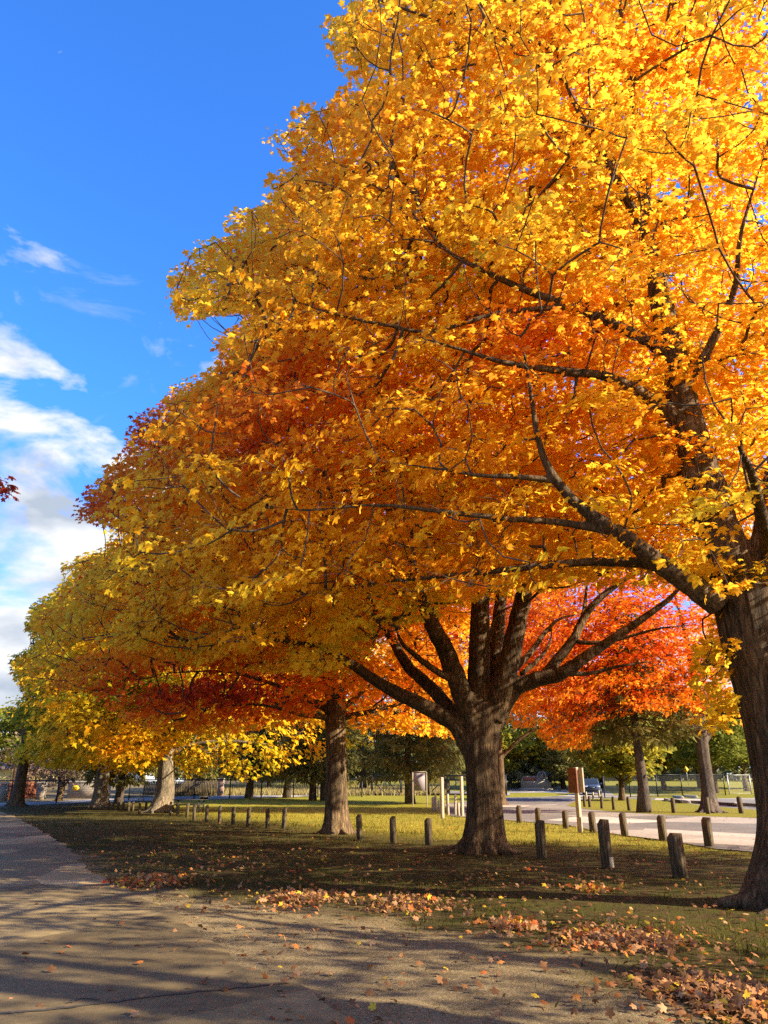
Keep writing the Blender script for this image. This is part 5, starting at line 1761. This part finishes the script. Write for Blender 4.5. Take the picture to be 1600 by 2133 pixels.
# ------------------------------------------------------------------ light, sky, camera
SUN_AZ, SUN_EL = R(-17), R(28)
s = Vector((math.cos(SUN_EL) * math.cos(SUN_AZ), math.cos(SUN_EL) * math.sin(SUN_AZ), math.sin(SUN_EL)))
ld = bpy.data.lights.new('sun', 'SUN')
ld.energy = 5.0
ld.angle = R(0.53)
ld.color = (1.0, 0.86, 0.66)
lo = bpy.data.objects.new('sun', ld)
COL.objects.link(lo)
lo.rotation_euler = s.to_track_quat('Z', 'Y').to_euler()
lo.location = (40, -8, 30)

w = bpy.data.worlds.new('World')
SC.world = w
w.use_nodes = True
nt = w.node_tree
N, L = nt.nodes, nt.links
bg = N['Background']
sky = N.new('ShaderNodeTexSky')
sky.sky_type = 'NISHITA'
sky.sun_disc = False
sky.sun_elevation = SUN_EL
sky.sun_rotation = R(107)
sky.air_density = 1.0
sky.dust_density = 0.2
sky.ozone_density = 2.5
tc = N.new('ShaderNodeTexCoord')
sep = N.new('ShaderNodeSeparateXYZ')
L.new(tc.outputs['Generated'], sep.inputs[0])


def math_(op, a, b_=None, clamp=False):
    n = N.new('ShaderNodeMath')
    n.operation = op
    n.use_clamp = clamp
    for i, v in enumerate((a, b_)):
        if v is None:
            continue
        if isinstance(v, (int, float)):
            n.inputs[i].default_value = v
        else:
            L.new(v, n.inputs[i])
    return n.outputs[0]


tintr = ramp(nt, [(0.0, (.475, .475, .60)), (0.22, (.27, .45, .88)), (0.45, (.215, .535, 1.0)), (1.0, (.215, .535, 1.0))], sep.outputs[2])
tint2 = mixc(nt, 1.0, tintr.outputs[0], (2.05, 2.05, 2.05), 'MULTIPLY')
skyc = mixc(nt, 1.0, sky.outputs[0], tint2, 'MULTIPLY')
# clouds on a layer above the park: direction projected on a plane
zc = math_('ADD', math_('MAXIMUM', sep.outputs[2], 0.0), 0.38)
cx = math_('DIVIDE', sep.outputs[0], zc)
cy = math_('DIVIDE', sep.outputs[1], zc)
cmb = N.new('ShaderNodeCombineXYZ')
L.new(cx, cmb.inputs[0]); L.new(cy, cmb.inputs[1])
cn = N.new('ShaderNodeTexNoise')
cn.inputs['Scale'].default_value = 5.0
cn.inputs['Detail'].default_value = 9
cn.inputs['Roughness'].default_value = 0.58
cn.inputs['Distortion'].default_value = 0.35
cmap = N.new('ShaderNodeMapping')
cmap.inputs['Scale'].default_value = (1.0, 1.0, 2.1)
cmap.inputs['Rotation'].default_value = (R(0), R(-14), R(0))
cmap.inputs['Location'].default_value = (0.35, 0.1, 0.22)
L.new(tc.outputs['Generated'], cmap.inputs[0])
L.new(cmap.outputs[0], cn.inputs[0])
thr = ramp(nt, [(0.0, (.33,) * 3), (0.24, (.40,) * 3), (0.38, (.46,) * 3), (0.48, (.52,) * 3), (0.58, (.65,) * 3), (1.0, (.80,) * 3)], sep.outputs[2])
den = math_('MULTIPLY', math_('SUBTRACT', cn.outputs[0], thr.outputs[0]), 8.5, True)
cn2 = N.new('ShaderNodeTexNoise')
cn2.inputs['Scale'].default_value = 8
cn2.inputs['Detail'].default_value = 6
L.new(cmap.outputs[0], cn2.inputs[0])
ccol = ramp(nt, [(0.36, (2.4, 2.8, 3.4)), (0.56, (4.7, 4.8, 5.0))], cn2.outputs[0])
cs = N.new('ShaderNodeVectorMath')
wv = N.new('ShaderNodeTexNoise')
wv.inputs['Scale'].default_value = 7.5
wv.inputs['Detail'].default_value = 8
wv.inputs['Roughness'].default_value = 0.62
wv.inputs['Distortion'].default_value = 0.6
L.new(cmb.outputs[0], wv.inputs[0])
wthr = ramp(nt, [(0.0, (.50,) * 3), (0.5, (.56,) * 3), (0.66, (.62,) * 3), (0.85, (.8,) * 3)], sep.outputs[2])
wden = math_('MULTIPLY', math_('MULTIPLY', math_('SUBTRACT', wv.outputs[0], wthr.outputs[0]), 4.5, True), 0.5)
den = math_('MAXIMUM', den, wden)
out = mixc(nt, den, skyc, ccol.outputs[0])
N.remove(cs)
L.new(out, bg.inputs['Color'])
bg.inputs['Strength'].default_value = 0.070

cd = bpy.data.cameras.new('camera')
cd.sensor_fit = 'HORIZONTAL'
cd.sensor_width = 36
cd.lens = 36 * FOC / 1600
cd.clip_start = 0.1
cd.clip_end = 3000
co = bpy.data.objects.new('camera', cd)
COL.objects.link(co)
co.location = (0, 0, EYE)
co.rotation_euler = (math.pi / 2 + PITCH, 0, 0)
SC.camera = co

SC.view_settings.view_transform = 'Standard'
SC.view_settings.look = 'None'
SC.view_settings.gamma = 1
SC.view_settings.use_curve_mapping = False
SC.view_settings.exposure = 1.66
SC.render.engine = 'CYCLES'
SC.cycles.max_bounces = 12
SC.cycles.diffuse_bounces = 6
SC.cycles.transmission_bounces = 10
SC.cycles.transparent_max_bounces = 12
SC.cycles.use_denoising = False
